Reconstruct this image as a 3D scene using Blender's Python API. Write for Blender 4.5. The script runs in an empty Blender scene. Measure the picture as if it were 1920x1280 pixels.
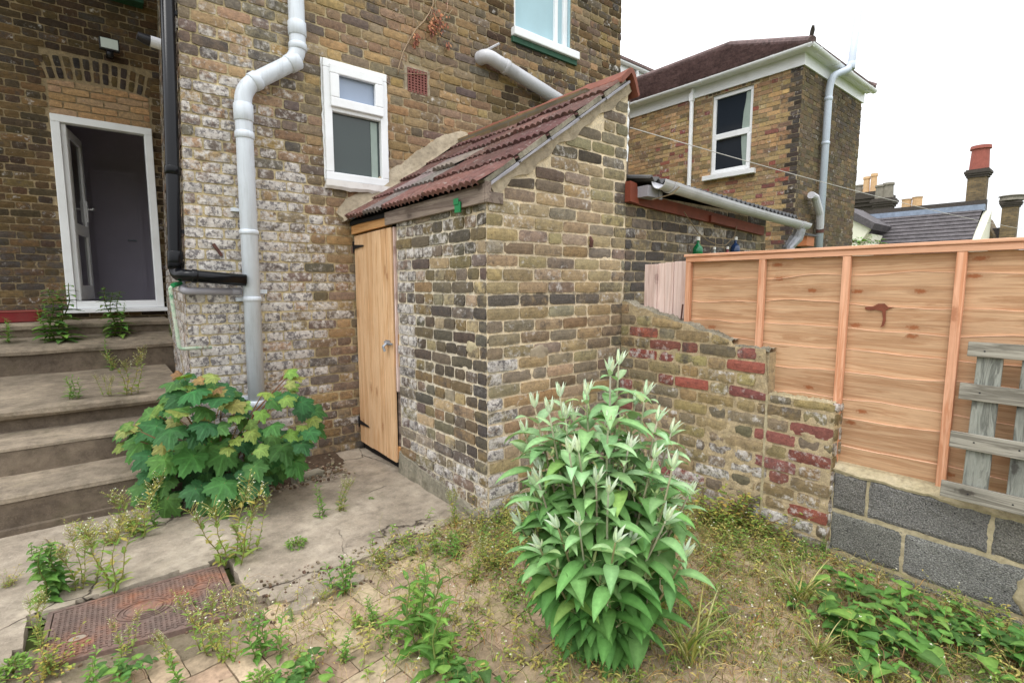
import bpy, math, random
from mathutils import Vector, Matrix, noise
random.seed(7)
sc = bpy.context.scene
COL = sc.collection
# ------------------------------------------------------------------ camera
H = 1.39
YAW = math.radians(50.703); PITCH = math.radians(6.242)
cam_d = bpy.data.cameras.new('camera'); cam = bpy.data.objects.new('camera', cam_d); COL.objects.link(cam)
cam_d.sensor_width = 36; cam_d.lens = 18.0; cam_d.clip_end = 2000; cam_d.clip_start = 0.05
cam.location = (0, 0, H); cam.rotation_euler = (math.pi/2 - PITCH, 0, YAW - math.pi/2)
sc.camera = cam
# ------------------------------------------------------------------ world, sun, exposure
w = bpy.data.worlds.new('World'); sc.world = w; w.use_nodes = True
nt = w.node_tree; nt.nodes.clear()
wo = nt.nodes.new('ShaderNodeOutputWorld'); bg = nt.nodes.new('ShaderNodeBackground')
sky = nt.nodes.new('ShaderNodeTexSky'); sky.sky_type = 'NISHITA'; sky.sun_disc = False
SUN_EL = math.radians(58); SUN_AZ = math.radians(200)
sky.sun_elevation = SUN_EL; sky.sun_rotation = math.radians(90) - SUN_AZ
sky.dust_density = 4.0; sky.ozone_density = 1.0
hs = nt.nodes.new('ShaderNodeHueSaturation'); hs.inputs['Saturation'].default_value = 0.25
mx = nt.nodes.new('ShaderNodeMix'); mx.data_type = 'RGBA'; mx.inputs[0].default_value = 0.88
mx.inputs[7].default_value = (15.5, 15.8, 16.3, 1)     # cloud layer, before the 0.12 strength
nt.links.new(sky.outputs[0], hs.inputs['Color']); nt.links.new(hs.outputs[0], mx.inputs[6])
tc = nt.nodes.new('ShaderNodeTexCoord'); sx = nt.nodes.new('ShaderNodeSeparateXYZ'); nt.links.new(tc.outputs['Generated'], sx.inputs[0])
mr = nt.nodes.new('ShaderNodeMapRange'); mr.inputs[1].default_value = 0; mr.inputs[2].default_value = 1; mr.inputs[3].default_value = .62; mr.inputs[4].default_value = 1.55
nt.links.new(sx.outputs[2], mr.inputs[0])      # an overcast sky is brighter overhead than at the horizon
vm = nt.nodes.new('ShaderNodeVectorMath'); vm.operation = 'SCALE'; nt.links.new(mx.outputs[2], vm.inputs[0]); nt.links.new(mr.outputs[0], vm.inputs['Scale'])
nt.links.new(vm.outputs[0], bg.inputs[0]); bg.inputs[1].default_value = 0.12
nt.links.new(bg.outputs[0], wo.inputs[0])
sun_d = bpy.data.lights.new('sun', 'SUN'); sun_d.energy = 1.1; sun_d.angle = math.radians(22); sun_d.color = (1, .98, .95)
sun = bpy.data.objects.new('sun', sun_d); COL.objects.link(sun)
sdir = Vector((math.cos(SUN_EL)*math.cos(SUN_AZ), math.cos(SUN_EL)*math.sin(SUN_AZ), math.sin(SUN_EL)))
sun.rotation_euler = sdir.to_track_quat('Z', 'Y').to_euler(); sun.location = sdir*20
vs = sc.view_settings; vs.view_transform = 'Standard'; vs.look = 'None'; vs.exposure = 0.05; vs.gamma = 1.0
sc.cycles.max_bounces = 6; sc.cycles.diffuse_bounces = 3; sc.cycles.glossy_bounces = 3
sc.cycles.transmission_bounces = 4; sc.cycles.transparent_max_bounces = 6

# ------------------------------------------------------------------ helpers
FW = Vector((math.cos(YAW)*math.cos(PITCH), math.sin(YAW)*math.cos(PITCH), -math.sin(PITCH)))
RT = Vector((math.sin(YAW), -math.cos(YAW), 0)); UP = RT.cross(FW)
def ray(x, y): return (FW*960 + RT*(x-960) - UP*(y-640)).normalized()
def at(x, y, ax, v):
    """point of the plane axis=v seen at photo pixel x, y (used only to measure the place)"""
    d = ray(x, y); c = Vector((0, 0, H)); return c + d*((v-c[ax])/d[ax])
def s2l(c):
    def f(u):
        u /= 255.; return u/12.92 if u <= .04045 else ((u+.055)/1.055)**2.4
    return (f(c[0]), f(c[1]), f(c[2]), 1)
def jit(c, a, b=None):
    k = 1+random.uniform(-a, a); b = a*.35 if b is None else b
    return tuple(max(.003, x*k*(1+random.uniform(-b, b))) for x in c[:3])+(1,)
def N3(x, y, z): return noise.noise(Vector((x, y, z)))

class MB:
    def __init__(s): s.v = []; s.f = []; s.c = []; s.w = []; s.cc = (.5, .5, .5, 1); s.ww = (0, 0, 0, 1); s.use_c = False
    def put(s, verts, faces, c=None, w=None):
        b = len(s.v); s.v.extend(verts); s.f.extend([tuple(i+b for i in f) for f in faces])
        if c is not None: s.use_c = True
        s.c.extend(c if isinstance(c, list) else [c or s.cc]*len(verts)); s.w.extend([w or s.ww]*len(verts))
    def box(s, x0, x1, y0, y1, z0, z1, c=None, w=None):
        s.put([(x0,y0,z0),(x1,y0,z0),(x1,y1,z0),(x0,y1,z0),(x0,y0,z1),(x1,y0,z1),(x1,y1,z1),(x0,y1,z1)],
              [(0,3,2,1),(4,5,6,7),(0,1,5,4),(1,2,6,5),(2,3,7,6),(3,0,4,7)], c, w)
    def obox(s, o, a, b, n, c=None, w=None):
        """box from corner o with edge vectors a, b, n"""
        o, a, b, n = Vector(o), Vector(a), Vector(b), Vector(n)
        P = [o, o+a, o+a+b, o+b, o+n, o+a+n, o+a+b+n, o+b+n]
        F = [(0,3,2,1),(4,5,6,7),(0,1,5,4),(1,2,6,5),(2,3,7,6),(3,0,4,7)]
        if a.cross(b).dot(n) < 0: F = [f[::-1] for f in F]
        s.put([tuple(p) for p in P], F, c, w)
    def prism(s, poly, d, c=None, w=None):
        d = Vector(d); n = len(poly); P = [Vector(p) for p in poly]
        nn = Vector((0,0,0))
        for i in range(n): nn += P[i].cross(P[(i+1) % n])
        fl = nn.dot(d) > 0
        V = [tuple(p) for p in P]+[tuple(p+d) for p in P]
        F = [tuple(range(n))[::-1], tuple(range(n, 2*n))]+[(i, (i+1) % n, n+(i+1) % n, n+i) for i in range(n)]
        if not fl: F = [f[::-1] for f in F]
        s.put(V, F, c, w)
    def tube(s, pts, r, n=12, c=None, cap=True, half=False, a0=0, a1=2*math.pi):
        pts = [Vector(p) for p in pts]; m = len(pts)
        rr = r if isinstance(r, (list, tuple)) else [r]*m
        t0 = (pts[1]-pts[0]).normalized(); up = Vector((0,0,1)) if abs(t0.z) < .9 else Vector((1,0,0))
        u = t0.cross(up).normalized(); V = []; F = []; k = n
        for i in range(m):
            t = (pts[min(i+1, m-1)]-pts[max(i-1, 0)]).normalized()
            u = (u - t*u.dot(t)).normalized(); v = t.cross(u)
            for j in range(n):
                a = 2*math.pi*j/n; V.append(tuple(pts[i]+(u*math.cos(a)+v*math.sin(a))*rr[i]))
        for i in range(m-1):
            for j in range(n): F.append((i*n+j, i*n+(j+1) % n, (i+1)*n+(j+1) % n, (i+1)*n+j))
        if cap: F.append(tuple(range(n))[::-1]); F.append(tuple((m-1)*n+j for j in range(n)))
        s.put(V, F, c)
    def build(s, name, mat, parent=None, origin=None, smooth=False, local=False, bevel=0):
        me = bpy.data.meshes.new(name)
        if local: o0 = Vector((0,0,0))
        elif parent is not None: o0 = Vector(parent.get('_o', (0,0,0)))
        elif origin is not None: o0 = Vector(origin)
        else:
            xs = [p[0] for p in s.v]; ys = [p[1] for p in s.v]; zs = [p[2] for p in s.v]
            o0 = Vector(((min(xs)+max(xs))/2, (min(ys)+max(ys))/2, min(zs)))
        me.from_pydata([(p[0]-o0.x, p[1]-o0.y, p[2]-o0.z) for p in s.v], [], s.f)
        if s.use_c:
            a = me.color_attributes.new('bc', 'FLOAT_COLOR', 'POINT'); a.data.foreach_set('color', [x for c in s.c for x in c])
            if any(x != (0,0,0,1) for x in s.w):
                a = me.color_attributes.new('bw', 'FLOAT_COLOR', 'POINT'); a.data.foreach_set('color', [x for c in s.w for x in c])
        if smooth: me.polygons.foreach_set('use_smooth', [True]*len(me.polygons))
        me.materials.append(mat); me.update()
        o = bpy.data.objects.new(name, me); COL.objects.link(o)
        o['_o'] = tuple(o0)
        if parent is not None: o.parent = parent
        elif not local: o.location = o0
        if bevel:
            b = o.modifiers.new('bevel', 'BEVEL'); b.width = bevel; b.segments = 2; b.limit_method = 'ANGLE'; b.angle_limit = .7
        return o
def thing(name, loc, label, cat, group=None):
    o = bpy.data.objects.new(name, None); COL.objects.link(o); o.location = loc; o['_o'] = tuple(loc)
    o.empty_display_size = .1; return tag(o, label, cat, group)
def tag(o, label, cat, group=None):
    o['label'] = label; o['category'] = cat
    if group: o['group'] = group
    return o
def struct(o, kind='structure'): o['kind'] = kind; return o

# ------------------------------------------------------------------ materials
class NT:
    def __init__(s, name):
        s.m = bpy.data.materials.new(name); s.m.use_nodes = True; s.t = s.m.node_tree
        s.b = s.t.nodes['Principled BSDF']; s.o = s.t.nodes['Material Output']
        s.co = s.n('ShaderNodeTexCoord').outputs['Object']
    def n(s, t): return s.t.nodes.new(t)
    def l(s, a, b): s.t.links.new(a, b)
    def map(s, scale=(1,1,1), rot=(0,0,0), loc=(0,0,0)):
        m = s.n('ShaderNodeMapping'); m.inputs['Scale'].default_value = scale; m.inputs['Rotation'].default_value = rot
        m.inputs['Location'].default_value = loc; s.l(s.co, m.inputs[0]); return m.outputs[0]
    def noise(s, sc=5, det=6, rough=.6, vec=None, dist=0):
        n = s.n('ShaderNodeTexNoise'); n.inputs['Scale'].default_value = sc; n.inputs['Detail'].default_value = det
        n.inputs['Roughness'].default_value = rough; n.inputs['Distortion'].default_value = dist
        s.l(vec if vec is not None else s.co, n.inputs['Vector']); return n.outputs[0]
    def vor(s, sc=5, vec=None, feat='F1'):
        n = s.n('ShaderNodeTexVoronoi'); n.feature = feat; n.inputs['Scale'].default_value = sc
        s.l(vec if vec is not None else s.co, n.inputs['Vector']); return n
    def ramp(s, fac, stops):
        r = s.n('ShaderNodeValToRGB'); e = r.color_ramp.elements
        while len(e) < len(stops): e.new(.5)
        for i, (p, c) in enumerate(stops): e[i].position = p; e[i].color = c if len(c) == 4 else (*c, 1)
        s.l(fac, r.inputs[0]); return r.outputs[0]
    def rng(s, v, a, b, c=0, d=1):
        m = s.n('ShaderNodeMapRange'); m.inputs[1].default_value = a; m.inputs[2].default_value = b
        m.inputs[3].default_value = c; m.inputs[4].default_value = d; s.l(v, m.inputs[0]); return m.outputs[0]
    def math(s, op, a, b):
        m = s.n('ShaderNodeMath'); m.operation = op
        for i, x in enumerate((a, b)):
            if isinstance(x, (int, float)): m.inputs[i].default_value = x
            else: s.l(x, m.inputs[i])
        return m.outputs[0]
    def mix(s, f, a, b, mode='MIX'):
        m = s.n('ShaderNodeMix'); m.data_type = 'RGBA'; m.blend_type = mode
        for i, x in ((0, f), (6, a), (7, b)):
            if isinstance(x, (int, float)): m.inputs[i].default_value = x
            elif isinstance(x, tuple): m.inputs[i].default_value = x
            else: s.l(x, m.inputs[i])
        return m.outputs[2]
    def attr(s, name):
        a = s.n('ShaderNodeAttribute'); a.attribute_name = name; return a.outputs['Color']
    def sep(s, c):
        x = s.n('ShaderNodeSeparateColor'); s.l(c, x.inputs[0]); return x.outputs
    def bump(s, h, st=.3, dist=.01):
        b = s.n('ShaderNodeBump'); b.inputs['Strength'].default_value = st; b.inputs['Distance'].default_value = dist
        s.l(h, b.inputs['Height']); s.l(b.outputs[0], s.b.inputs['Normal'])
    def fin(s, col, rough=.85, spec=.3):
        if isinstance(col, tuple): s.b.inputs['Base Color'].default_value = col
        else: s.l(col, s.b.inputs['Base Color'])
        if isinstance(rough, (int, float)): s.b.inputs['Roughness'].default_value = rough
        else: s.l(rough, s.b.inputs['Roughness'])
        s.b.inputs['Specular IOR Level'].default_value = spec; return s.m
def rgb(*c): return s2l(c)
def simple(name, c, rough=.5, var=.12, sc=6, bump=.1, spec=.4, metal=0, dirt=None, dirt_amt=.5, streak=False):
    n = NT(name); a = tuple(x*(1-var) for x in c[:3])+(1,); b = tuple(min(1, x*(1+var)) for x in c[:3])+(1,)
    col = n.ramp(n.noise(sc, 8), [(.3, a), (.7, b)])
    if dirt:
        v = n.map((14, 14, 1.2)) if streak else None
        d = n.rng(n.noise(3 if not streak else 1.5, 8, .7, v), .5, .75, 0, dirt_amt); col = n.mix(d, col, dirt)
    n.bump(n.noise(sc*8, 5), bump, .004); n.b.inputs['Metallic'].default_value = metal
    return n.fin(col, rough, spec)

def brick_mat():
    n = NT('stock_brick'); bc = n.attr('bc'); sp = n.sep(n.attr('bw'))
    fine = n.noise(130, 6, .7); mid = n.noise(32, 6, .65); big = n.noise(5, 5, .6)
    col = n.mix(1.0, bc, n.ramp(mid, [(.25, (.66,.66,.68,1)), (.5, (1.0,.99,.97,1)), (.75, (1.36,1.32,1.22,1))]), 'MULTIPLY')
    col = n.mix(1.0, col, n.ramp(fine, [(.3, (.78,.78,.78,1)), (.68, (1.24,1.23,1.2,1))]), 'MULTIPLY')
    # lime / paint residue: patchy, where the wall carries it
    wn = n.noise(20, 8, .75); wm = n.math('ADD', sp[0], n.rng(wn, .25, .75, -.75, .25))
    wm = n.rng(wm, 0.02, .28, 0, .92); col = n.mix(wm, col, n.ramp(mid, [(.3, rgb(176,168,162)), (.7, rgb(226,222,216))]))
    fl = n.math('MULTIPLY', sp[0], n.rng(n.noise(30, 7, .75), .48, .58, 0, 1.5)); fl = n.math('MULTIPLY', fl, n.rng(sp[2], 0, 1, 1, .0)); fl = n.rng(fl, .25, .8, 0, .75); col = n.mix(fl, col, rgb(74,70,76))
    # soot and black crust, plus shade painted in at the wall feet
    sn = n.math('ADD', sp[1], n.rng(n.noise(13, 8, .75), .25, .75, -.75, .25))
    sn = n.rng(sn, 0.06, .4, 0, .8); col = n.mix(sn, col, n.ramp(fine, [(.3, rgb(52,49,49)), (.7, rgb(100,95,92))]))
    # moss / lichen tint and dark pits
    col = n.mix(n.rng(n.noise(9, 7, .7), .6, .8, 0, .28), col, rgb(96,92,58))
    pits = n.rng(n.noise(85, 3, .5), .64, .72, 0, .55); col = n.mix(pits, col, rgb(48,42,38))
    hgt = n.math('ADD', n.math('MULTIPLY', fine, .5), mid)
    n.bump(hgt, .75, .006); return n.fin(col, .93, .15)
M = {}
M['brick'] = brick_mat()
def far_brick(name, c1, c2, mort, scale=1.0):
    n = NT(name); sepx = n.n('ShaderNodeSeparateXYZ'); n.l(n.co, sepx.inputs[0])
    cm = n.n('ShaderNodeCombineXYZ'); n.l(n.math('ADD', sepx.outputs[0], sepx.outputs[1]), cm.inputs[0]); n.l(sepx.outputs[2], cm.inputs[1])
    b = n.n('ShaderNodeTexBrick'); n.l(cm.outputs[0], b.inputs['Vector']); b.inputs['Scale'].default_value = 1/scale
    b.inputs['Brick Width'].default_value = .225; b.inputs['Row Height'].default_value = .075; b.inputs['Mortar Size'].default_value = .008
    b.inputs['Color1'].default_value = c1; b.inputs['Color2'].default_value = c2; b.inputs['Mortar'].default_value = mort; b.inputs['Bias'].default_value = 0
    col = n.mix(n.rng(n.noise(2.2, 6, .7), .4, .7, 0, .6), b.outputs[0], rgb(60,56,52)); n.bump(b.outputs[1], -.3, .01)
    return n.fin(col, .9, .2)
M['far_brick'] = far_brick('weathered_stack_brick', rgb(140,118,84), rgb(100,86,66), rgb(112,104,90))
M['upvc'] = simple('white_upvc', rgb(238,240,242), .3, .03, 4, .02, .5, dirt=rgb(176,170,158), dirt_amt=.22)
M['upvc_dirty'] = simple('weathered_white_sill', rgb(226,222,218), .5, .06, 9, .1, .4, dirt=rgb(140,116,104), dirt_amt=.6)
M['soil_pipe'] = simple('pale_grey_pvc', rgb(208,215,223), .42, .05, 5, .03, .4, dirt=rgb(140,140,136), dirt_amt=.5, streak=True)
M['white_pipe'] = simple('white_painted_pipe', rgb(196,206,220), .4, .04, 5, .03, .4, dirt=rgb(170,170,165), dirt_amt=.3, streak=True)
M['gutter'] = simple('grey_gutter', rgb(205,205,210), .45, .06, 6, .05, .4, dirt=rgb(120,118,116), dirt_amt=.6)
M['black_pipe'] = simple('gloss_black_pvc', rgb(11,12,16), .22, .1, 5, .02, .25)
M['waste'] = simple('dull_grey_waste', rgb(148,146,152), .55, .08, 12, .05, .3, dirt=rgb(110,100,96))
def rusty_green():
    n = NT('flaking_green_pipe'); f = n.noise(26, 8, .7)
    col = n.ramp(f, [(.36, rgb(120,92,80)), (.46, rgb(186,192,176)), (.6, rgb(150,176,150)), (.68, rgb(40,120,84))])
    n.bump(f, .4, .004); return n.fin(col, .7, .3)
M['green_pipe'] = rusty_green()
M['green_paint'] = simple('green_paint', rgb(28,120,70), .4, .1, 20)
M['rust'] = simple('rusty_iron', rgb(88,58,50), .85, .3, 30, .4)
M['black_iron'] = simple('black_iron', rgb(26,26,30), .5, .1, 20)
M['galv'] = simple('galvanised_latch', rgb(176,182,192), .35, .15, 40, .1, .5, .7)
M['dark_green'] = simple('old_green_timber', rgb(44,84,64), .7, .2, 18, .2, dirt=rgb(40,50,44))
def wood(name, c1, c2, c3, axis=1, sc=1.0, knots=.5, rough=.75, kn=rgb(110,62,36), gm=1.0, bump=.25):
    """grain runs along the given axis"""
    n = NT(name); s = [26*sc]*3; s[axis] = 1.3*sc; v = n.map(tuple(s))
    ring = n.noise(1.0, 7, .62, v, .9); s2 = [90*sc]*3; s2[axis] = 3*sc; fib = n.noise(1.0, 5, .7, n.map(tuple(s2)))
    col = n.ramp(ring, [(.28, c1), (.47, c2), (.56, c3), (.72, c2)])
    col = n.mix(1.0, col, n.ramp(fib, [(.3, (.82,.8,.78,1)), (.7, (1.12,1.12,1.12,1))]), 'MULTIPLY')
    sp3 = n.n('ShaderNodeSeparateXYZ'); n.l(n.co, sp3.inputs[0]); cm3 = n.n('ShaderNodeCombineXYZ')     # knots and the flare of grain round them
    n.l(n.math('MULTIPLY', sp3.outputs[axis], 3.6*sc), cm3.inputs[0]); n.l(n.math('MULTIPLY', sp3.outputs[3-axis], 8.5*sc), cm3.inputs[1])
    vk = n.vor(1.0, cm3.outputs[0]); vk.voronoi_dimensions = '2D'
    wob = n.math('ADD', vk.outputs['Distance'], n.rng(n.noise(60*sc, 4), .3, .7, -.05, .05))
    sel = n.rng(n.sep(vk.outputs['Color'])[0], .66, .68, 0, 1)
    col = n.mix(n.math('MULTIPLY', n.rng(wob, .08, .42, knots*.7, 0), sel), col, tuple(x*.75 for x in c3[:3])+(1,))
    col = n.mix(n.math('MULTIPLY', n.rng(wob, .07, .15, knots, 0), sel), col, kn)
    col = n.mix(n.rng(n.noise(3, 4), .45, .7, 0, .3), col, tuple(x*.7 for x in c1[:3])+(1,))
    ob = n.n('ShaderNodeObjectInfo'); rv = n.rng(ob.outputs['Random'], 0, 1, .88, 1.1)
    cmb = n.n('ShaderNodeCombineColor'); [n.l(rv, cmb.inputs[i]) for i in range(3)]; col = n.mix(1.0, col, cmb.outputs[0], 'MULTIPLY')
    n.bump(n.math('ADD', ring, fib), bump, .003); return n.fin(col, rough, .25)
M['fence_wood'] = wood('orange_fence_board', rgb(190,152,118), rgb(205,169,135), rgb(180,139,105), 1, 1.35, .85, kn=rgb(148,86,50), bump=.15)
M['batten_wood'] = wood('pale_pink_batten', rgb(212,152,118), rgb(228,176,144), rgb(204,142,106), 2, 1, .6, kn=rgb(150,92,60))
M['edge_wood'] = simple('sky_lit_edge', rgb(228,186,156), .8, .1, 20, .05)  # pale tone stands in for sky light catching the board tops
M['rail_wood'] = wood('pale_pink_rail', rgb(216,158,124), rgb(232,182,150), rgb(206,146,110), 1, 1, .5, kn=rgb(150,92,60))
M['pale_wood'] = wood('bleached_pink_board', rgb(214,188,178), rgb(228,206,198), rgb(204,176,166), 2, 1, .5, kn=rgb(130,96,88))
M['door_wood'] = wood('new_pine_boards', rgb(212,172,130), rgb(224,188,148), rgb(202,158,114), 2, .9, .6, kn=rgb(150,98,58))
M['lintel_wood'] = wood('fresh_orange_timber', rgb(206,154,98), rgb(218,168,114), rgb(192,138,84), 1, 1, .4, kn=rgb(130,80,40))
M['grey_wood'] = wood('grey_weathered_timber', rgb(122,108,98), rgb(150,136,124), rgb(104,90,82), 1, 1, .6, kn=rgb(62,50,44), bump=.5)
M['pallet_h'] = wood('grey_pallet_crosspiece', rgb(138,134,122), rgb(162,158,146), rgb(112,108,98), 1, 1.2, .8, kn=rgb(60,54,48), bump=.6)
M['pallet_v'] = wood('grey_pallet_slat', rgb(112,116,108), rgb(142,144,136), rgb(96,98,92), 2, 1.2, .8, kn=rgb(58,54,50), bump=.6)
M['red_wood'] = simple('red_brown_fascia', rgb(122,60,42), .6, .18, 10, .1)
M['brown_wood'] = simple('brown_board', rgb(112,96,80), .8, .15, 10, .2)
M['stain'] = simple('brown_stain', rgb(122,66,46), .7, .2, 30, .1)
M['terracotta'] = simple('orange_ridge_tile', rgb(126,74,58), .7, .2, 14, .2, dirt=rgb(110,70,58))
def tile_mat():
    n = NT('red_roof_tile'); f = n.noise(14, 8, .7); bc = n.attr('bc')
    col = n.mix(1.0, bc, n.ramp(f, [(.3, (.55,.55,.58,1)), (.5, (1,1,1,1)), (.72, (1.35,1.3,1.3,1))]), 'MULTIPLY')
    li = n.rng(n.noise(34, 6, .7), .56, .66, 0, .6); col = n.mix(li, col, rgb(150,142,134))
    col = n.mix(n.rng(n.noise(7, 6, .7), .55, .75, 0, .6), col, rgb(70,58,58))
    n.bump(n.noise(70, 5), .5, .004); return n.fin(col, .85, .25)
M['tile'] = tile_mat()
def slate_mat(name, c):
    n = NT(name); f = n.noise(3, 8, .75)
    d = tuple(x*.6 for x in c[:3])+(1,); e = tuple(min(1, x*1.5) for x in c[:3])+(1,)
    col = n.ramp(f, [(.3, d), (.5, c), (.72, e)]); col = n.mix(1.0, col, n.ramp(n.noise(14, 6, .8), [(.35, (.62,.62,.64,1)), (.65, (1.35,1.33,1.3,1))]), 'MULTIPLY')
    col = n.mix(n.rng(n.noise(40, 5), .58, .7, 0, .5), col, rgb(128,120,110))
    n.bump(n.noise(30, 5), .3, .01); return n.fin(col, .8, .25)
M['roof_brown'] = slate_mat('brown_concrete_tile', rgb(112,94,92))
M['roof_grey'] = slate_mat('dark_grey_slate', rgb(88,84,86))
M['lead'] = simple('blue_grey_lead', rgb(134,146,164), .5, .2, 5, .1)
def concrete(name, c1, c2, c3, sc=1.0, speck=.3, bump=.5, crack=True, moss=0):
    n = NT(name); big = n.noise(2.2*sc, 9, .68); mid = n.noise(12*sc, 9, .7); fin_ = n.noise(90*sc, 6, .7)
    col = n.ramp(big, [(.3, c1), (.5, c2), (.7, c3)])
    col = n.mix(1.0, col, n.ramp(mid, [(.25, (.55,.54,.53,1)), (.5, (1,1,1,1)), (.75, (1.3,1.29,1.27,1))]), 'MULTIPLY')
    col = n.mix(n.rng(fin_, .58, .68, 0, speck), col, tuple(x*.4 for x in c1[:3])+(1,))
    col = n.mix(n.rng(fin_, .42, .34, 0, speck), col, tuple(min(1, x*1.35) for x in c3[:3])+(1,))
    if moss: col = n.mix(n.rng(n.noise(5*sc, 8, .7), .52, .7, 0, moss), col, rgb(84,82,56))
    h = n.math('ADD', n.math('MULTIPLY', mid, 1.6), fin_)
    if crack:
        v = n.n('ShaderNodeMix'); v.data_type = 'VECTOR'; v.inputs[0].default_value = .14
        nn = n.n('ShaderNodeTexNoise'); nn.inputs['Scale'].default_value = 4; nn.inputs['Detail'].default_value = 5; n.l(n.co, nn.inputs['Vector'])
        n.l(n.co, v.inputs[4]); n.l(nn.outputs['Color'], v.inputs[5])
        vo = n.vor(1.4*sc, v.outputs[1], 'DISTANCE_TO_EDGE'); cr = n.rng(vo.outputs['Distance'], .0, .006, 1, 0)
        cr = n.math('MULTIPLY', cr, n.rng(n.noise(1.7*sc, 3), .47, .56, 0, 1)); col = n.mix(cr, col, rgb(62,54,46)); h = n.math('SUBTRACT', h, n.math('MULTIPLY', cr, 2))
    n.bump(h, bump, .006); return n.fin(col, .93, .2)
M['apron'] = concrete('apron_concrete', rgb(128,117,103), rgb(158,146,130), rgb(184,172,155), 1, .35, .7, True, .2)
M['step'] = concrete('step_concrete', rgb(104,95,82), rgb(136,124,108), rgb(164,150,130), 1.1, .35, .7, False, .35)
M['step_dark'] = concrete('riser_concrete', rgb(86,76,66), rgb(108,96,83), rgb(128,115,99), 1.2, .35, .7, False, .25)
M['render'] = concrete('cement_fillet', rgb(144,132,114), rgb(162,149,128), rgb(178,165,144), 2, .2, .4, False)
M['plinth'] = concrete('cement_plinth', rgb(104,100,88), rgb(140,134,118), rgb(168,160,144), 3, .4, .8, False, .3)
M['cope'] = concrete('wall_bed_mortar', rgb(156,146,118), rgb(176,164,134), rgb(190,178,150), 3, .2, .5, False)
def block_mat():
    n = NT('cinder_block'); bc = n.attr('bc'); f = n.noise(150, 4, .75); g = n.vor(170); m = n.noise(5, 6, .7)
    col = n.mix(1.0, bc, n.ramp(f, [(.34, (.42,.42,.43,1)), (.5, (.92,.93,.94,1)), (.66, (1.75,1.75,1.73,1))]), 'MULTIPLY')
    col = n.mix(1.0, col, n.ramp(m, [(.3, (.8,.8,.8,1)), (.7, (1.2,1.2,1.18,1))]), 'MULTIPLY')
    hole = n.rng(n.noise(60, 3, .5), .66, .72, 0, .8); col = n.mix(hole, col, rgb(40,40,44))
    n.bump(n.math('ADD', f, g.outputs['Distance']), .9, .005); return n.fin(col, .95, .15)
M['block'] = block_mat()
def attr_mat(name, rough=.6, spec=.3, sc=30, amt=.25, bump=.3, trans=0, under=None, rim=0):
    n = NT(name); bc = n.attr('bc'); f = n.noise(sc, 6, .65)
    col = n.mix(1.0, bc, n.ramp(f, [(.3, (1-amt,)*3+(1,)), (.7, (1+amt,)*3+(1,))]), 'MULTIPLY')
    if under:
        g = n.n('ShaderNodeNewGeometry'); col = n.mix(g.outputs['Backfacing'], col, n.mix(.55, col, under))
    if bump: n.bump(f, bump, .003)
    n.fin(col, rough, spec)
    if trans:
        t = n.n('ShaderNodeBsdfTranslucent'); n.l(n.mix(1.0, col, (1.15,1.3,.55,1), 'MULTIPLY'), t.inputs[0])
        ms = n.n('ShaderNodeMixShader'); ms.inputs[0].default_value = trans
        n.l(n.b.outputs[0], ms.inputs[1]); n.l(t.outputs[0], ms.inputs[2]); n.l(ms.outputs[0], n.o.inputs[0])
    return n.m
M['paver'] = attr_mat('clay_paver', .9, .2, 45, .32, .5)
M['leaf'] = attr_mat('green_leaf', .62, .25, 60, .2, .35, .24)
M['bud_leaf'] = attr_mat('felted_leaf', .72, .18, 55, .16, .4, .16, rgb(170,186,160))
M['stem'] = attr_mat('plant_stem', .7, .2, 40, .15, .1)
M['dry'] = attr_mat('dry_stem', .85, .15, 40, .2, .1, .12)
def soil_mat():
    n = NT('sandy_soil'); a = n.noise(3, 8, .7); b = n.noise(26, 8, .72); c = n.noise(150, 5, .7)
    col = n.ramp(a, [(.3, rgb(104,94,78)), (.5, rgb(136,124,104)), (.7, rgb(160,148,126))])
    col = n.mix(1.0, col, n.ramp(b, [(.3, (.6,.58,.55,1)), (.5, (1,1,1,1)), (.75, (1.25,1.24,1.2,1))]), 'MULTIPLY')
    col = n.mix(n.rng(n.noise(8, 6, .7), .54, .7, 0, .45), col, rgb(96,100,52))
    col = n.mix(n.rng(c, .6, .68, 0, .5), col, rgb(66,50,36)); n.bump(n.math('ADD', b, c), .8, .006); return n.fin(col, .95, .15)
M['soil'] = soil_mat()
M['dark_soil'] = simple('dark_crumbly_soil', rgb(84,70,58), .95, .35, 30, 1.0, .1)
M['far_ground'] = simple('rough_grass', rgb(84,92,52), .95, .3, 2, .4, .1)
def rust_cover():
    n = NT('rusty_cast_iron'); a = n.noise(3.2, 6, .65); b = n.noise(40, 7, .7)
    col = n.ramp(a, [(.3, rgb(160,102,74)), (.42, rgb(138,104,88)), (.5, rgb(122,102,94)), (.66, rgb(110,97,91))])
    col = n.mix(1.0, col, n.ramp(b, [(.3, (.65,.62,.6,1)), (.7, (1.3,1.25,1.2,1))]), 'MULTIPLY')
    n.bump(b, .35, .003); return n.fin(col, .8, .3)
M['cover'] = rust_cover()
def glass(name, c, rough=.06, spec=.5):
    n = NT(name); n.bump(n.noise(2.5, 2), .02, .02); return n.fin(c, rough, spec)
M['glass_dark'] = glass('dark_window_glass', rgb(60,70,68), .04, .55)
M['glass_sky'] = glass('frosted_window_glass', rgb(150,164,186), .25, .5)
M['glass_black'] = glass('black_window_glass', rgb(40,46,54), .08, .6)
M['glass_brown'] = glass('door_glass', rgb(46,38,34), .08, .4)
M['curtain'] = simple('pale_blue_blind', rgb(168,198,208), .7, .06, 3, .1)
M['net'] = simple('grey_green_curtain', rgb(150,164,156), .8, .1, 10, .1)
M['room'] = simple('mauve_room_paint', rgb(206,198,212), .8, .05, 3, .05)
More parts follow.
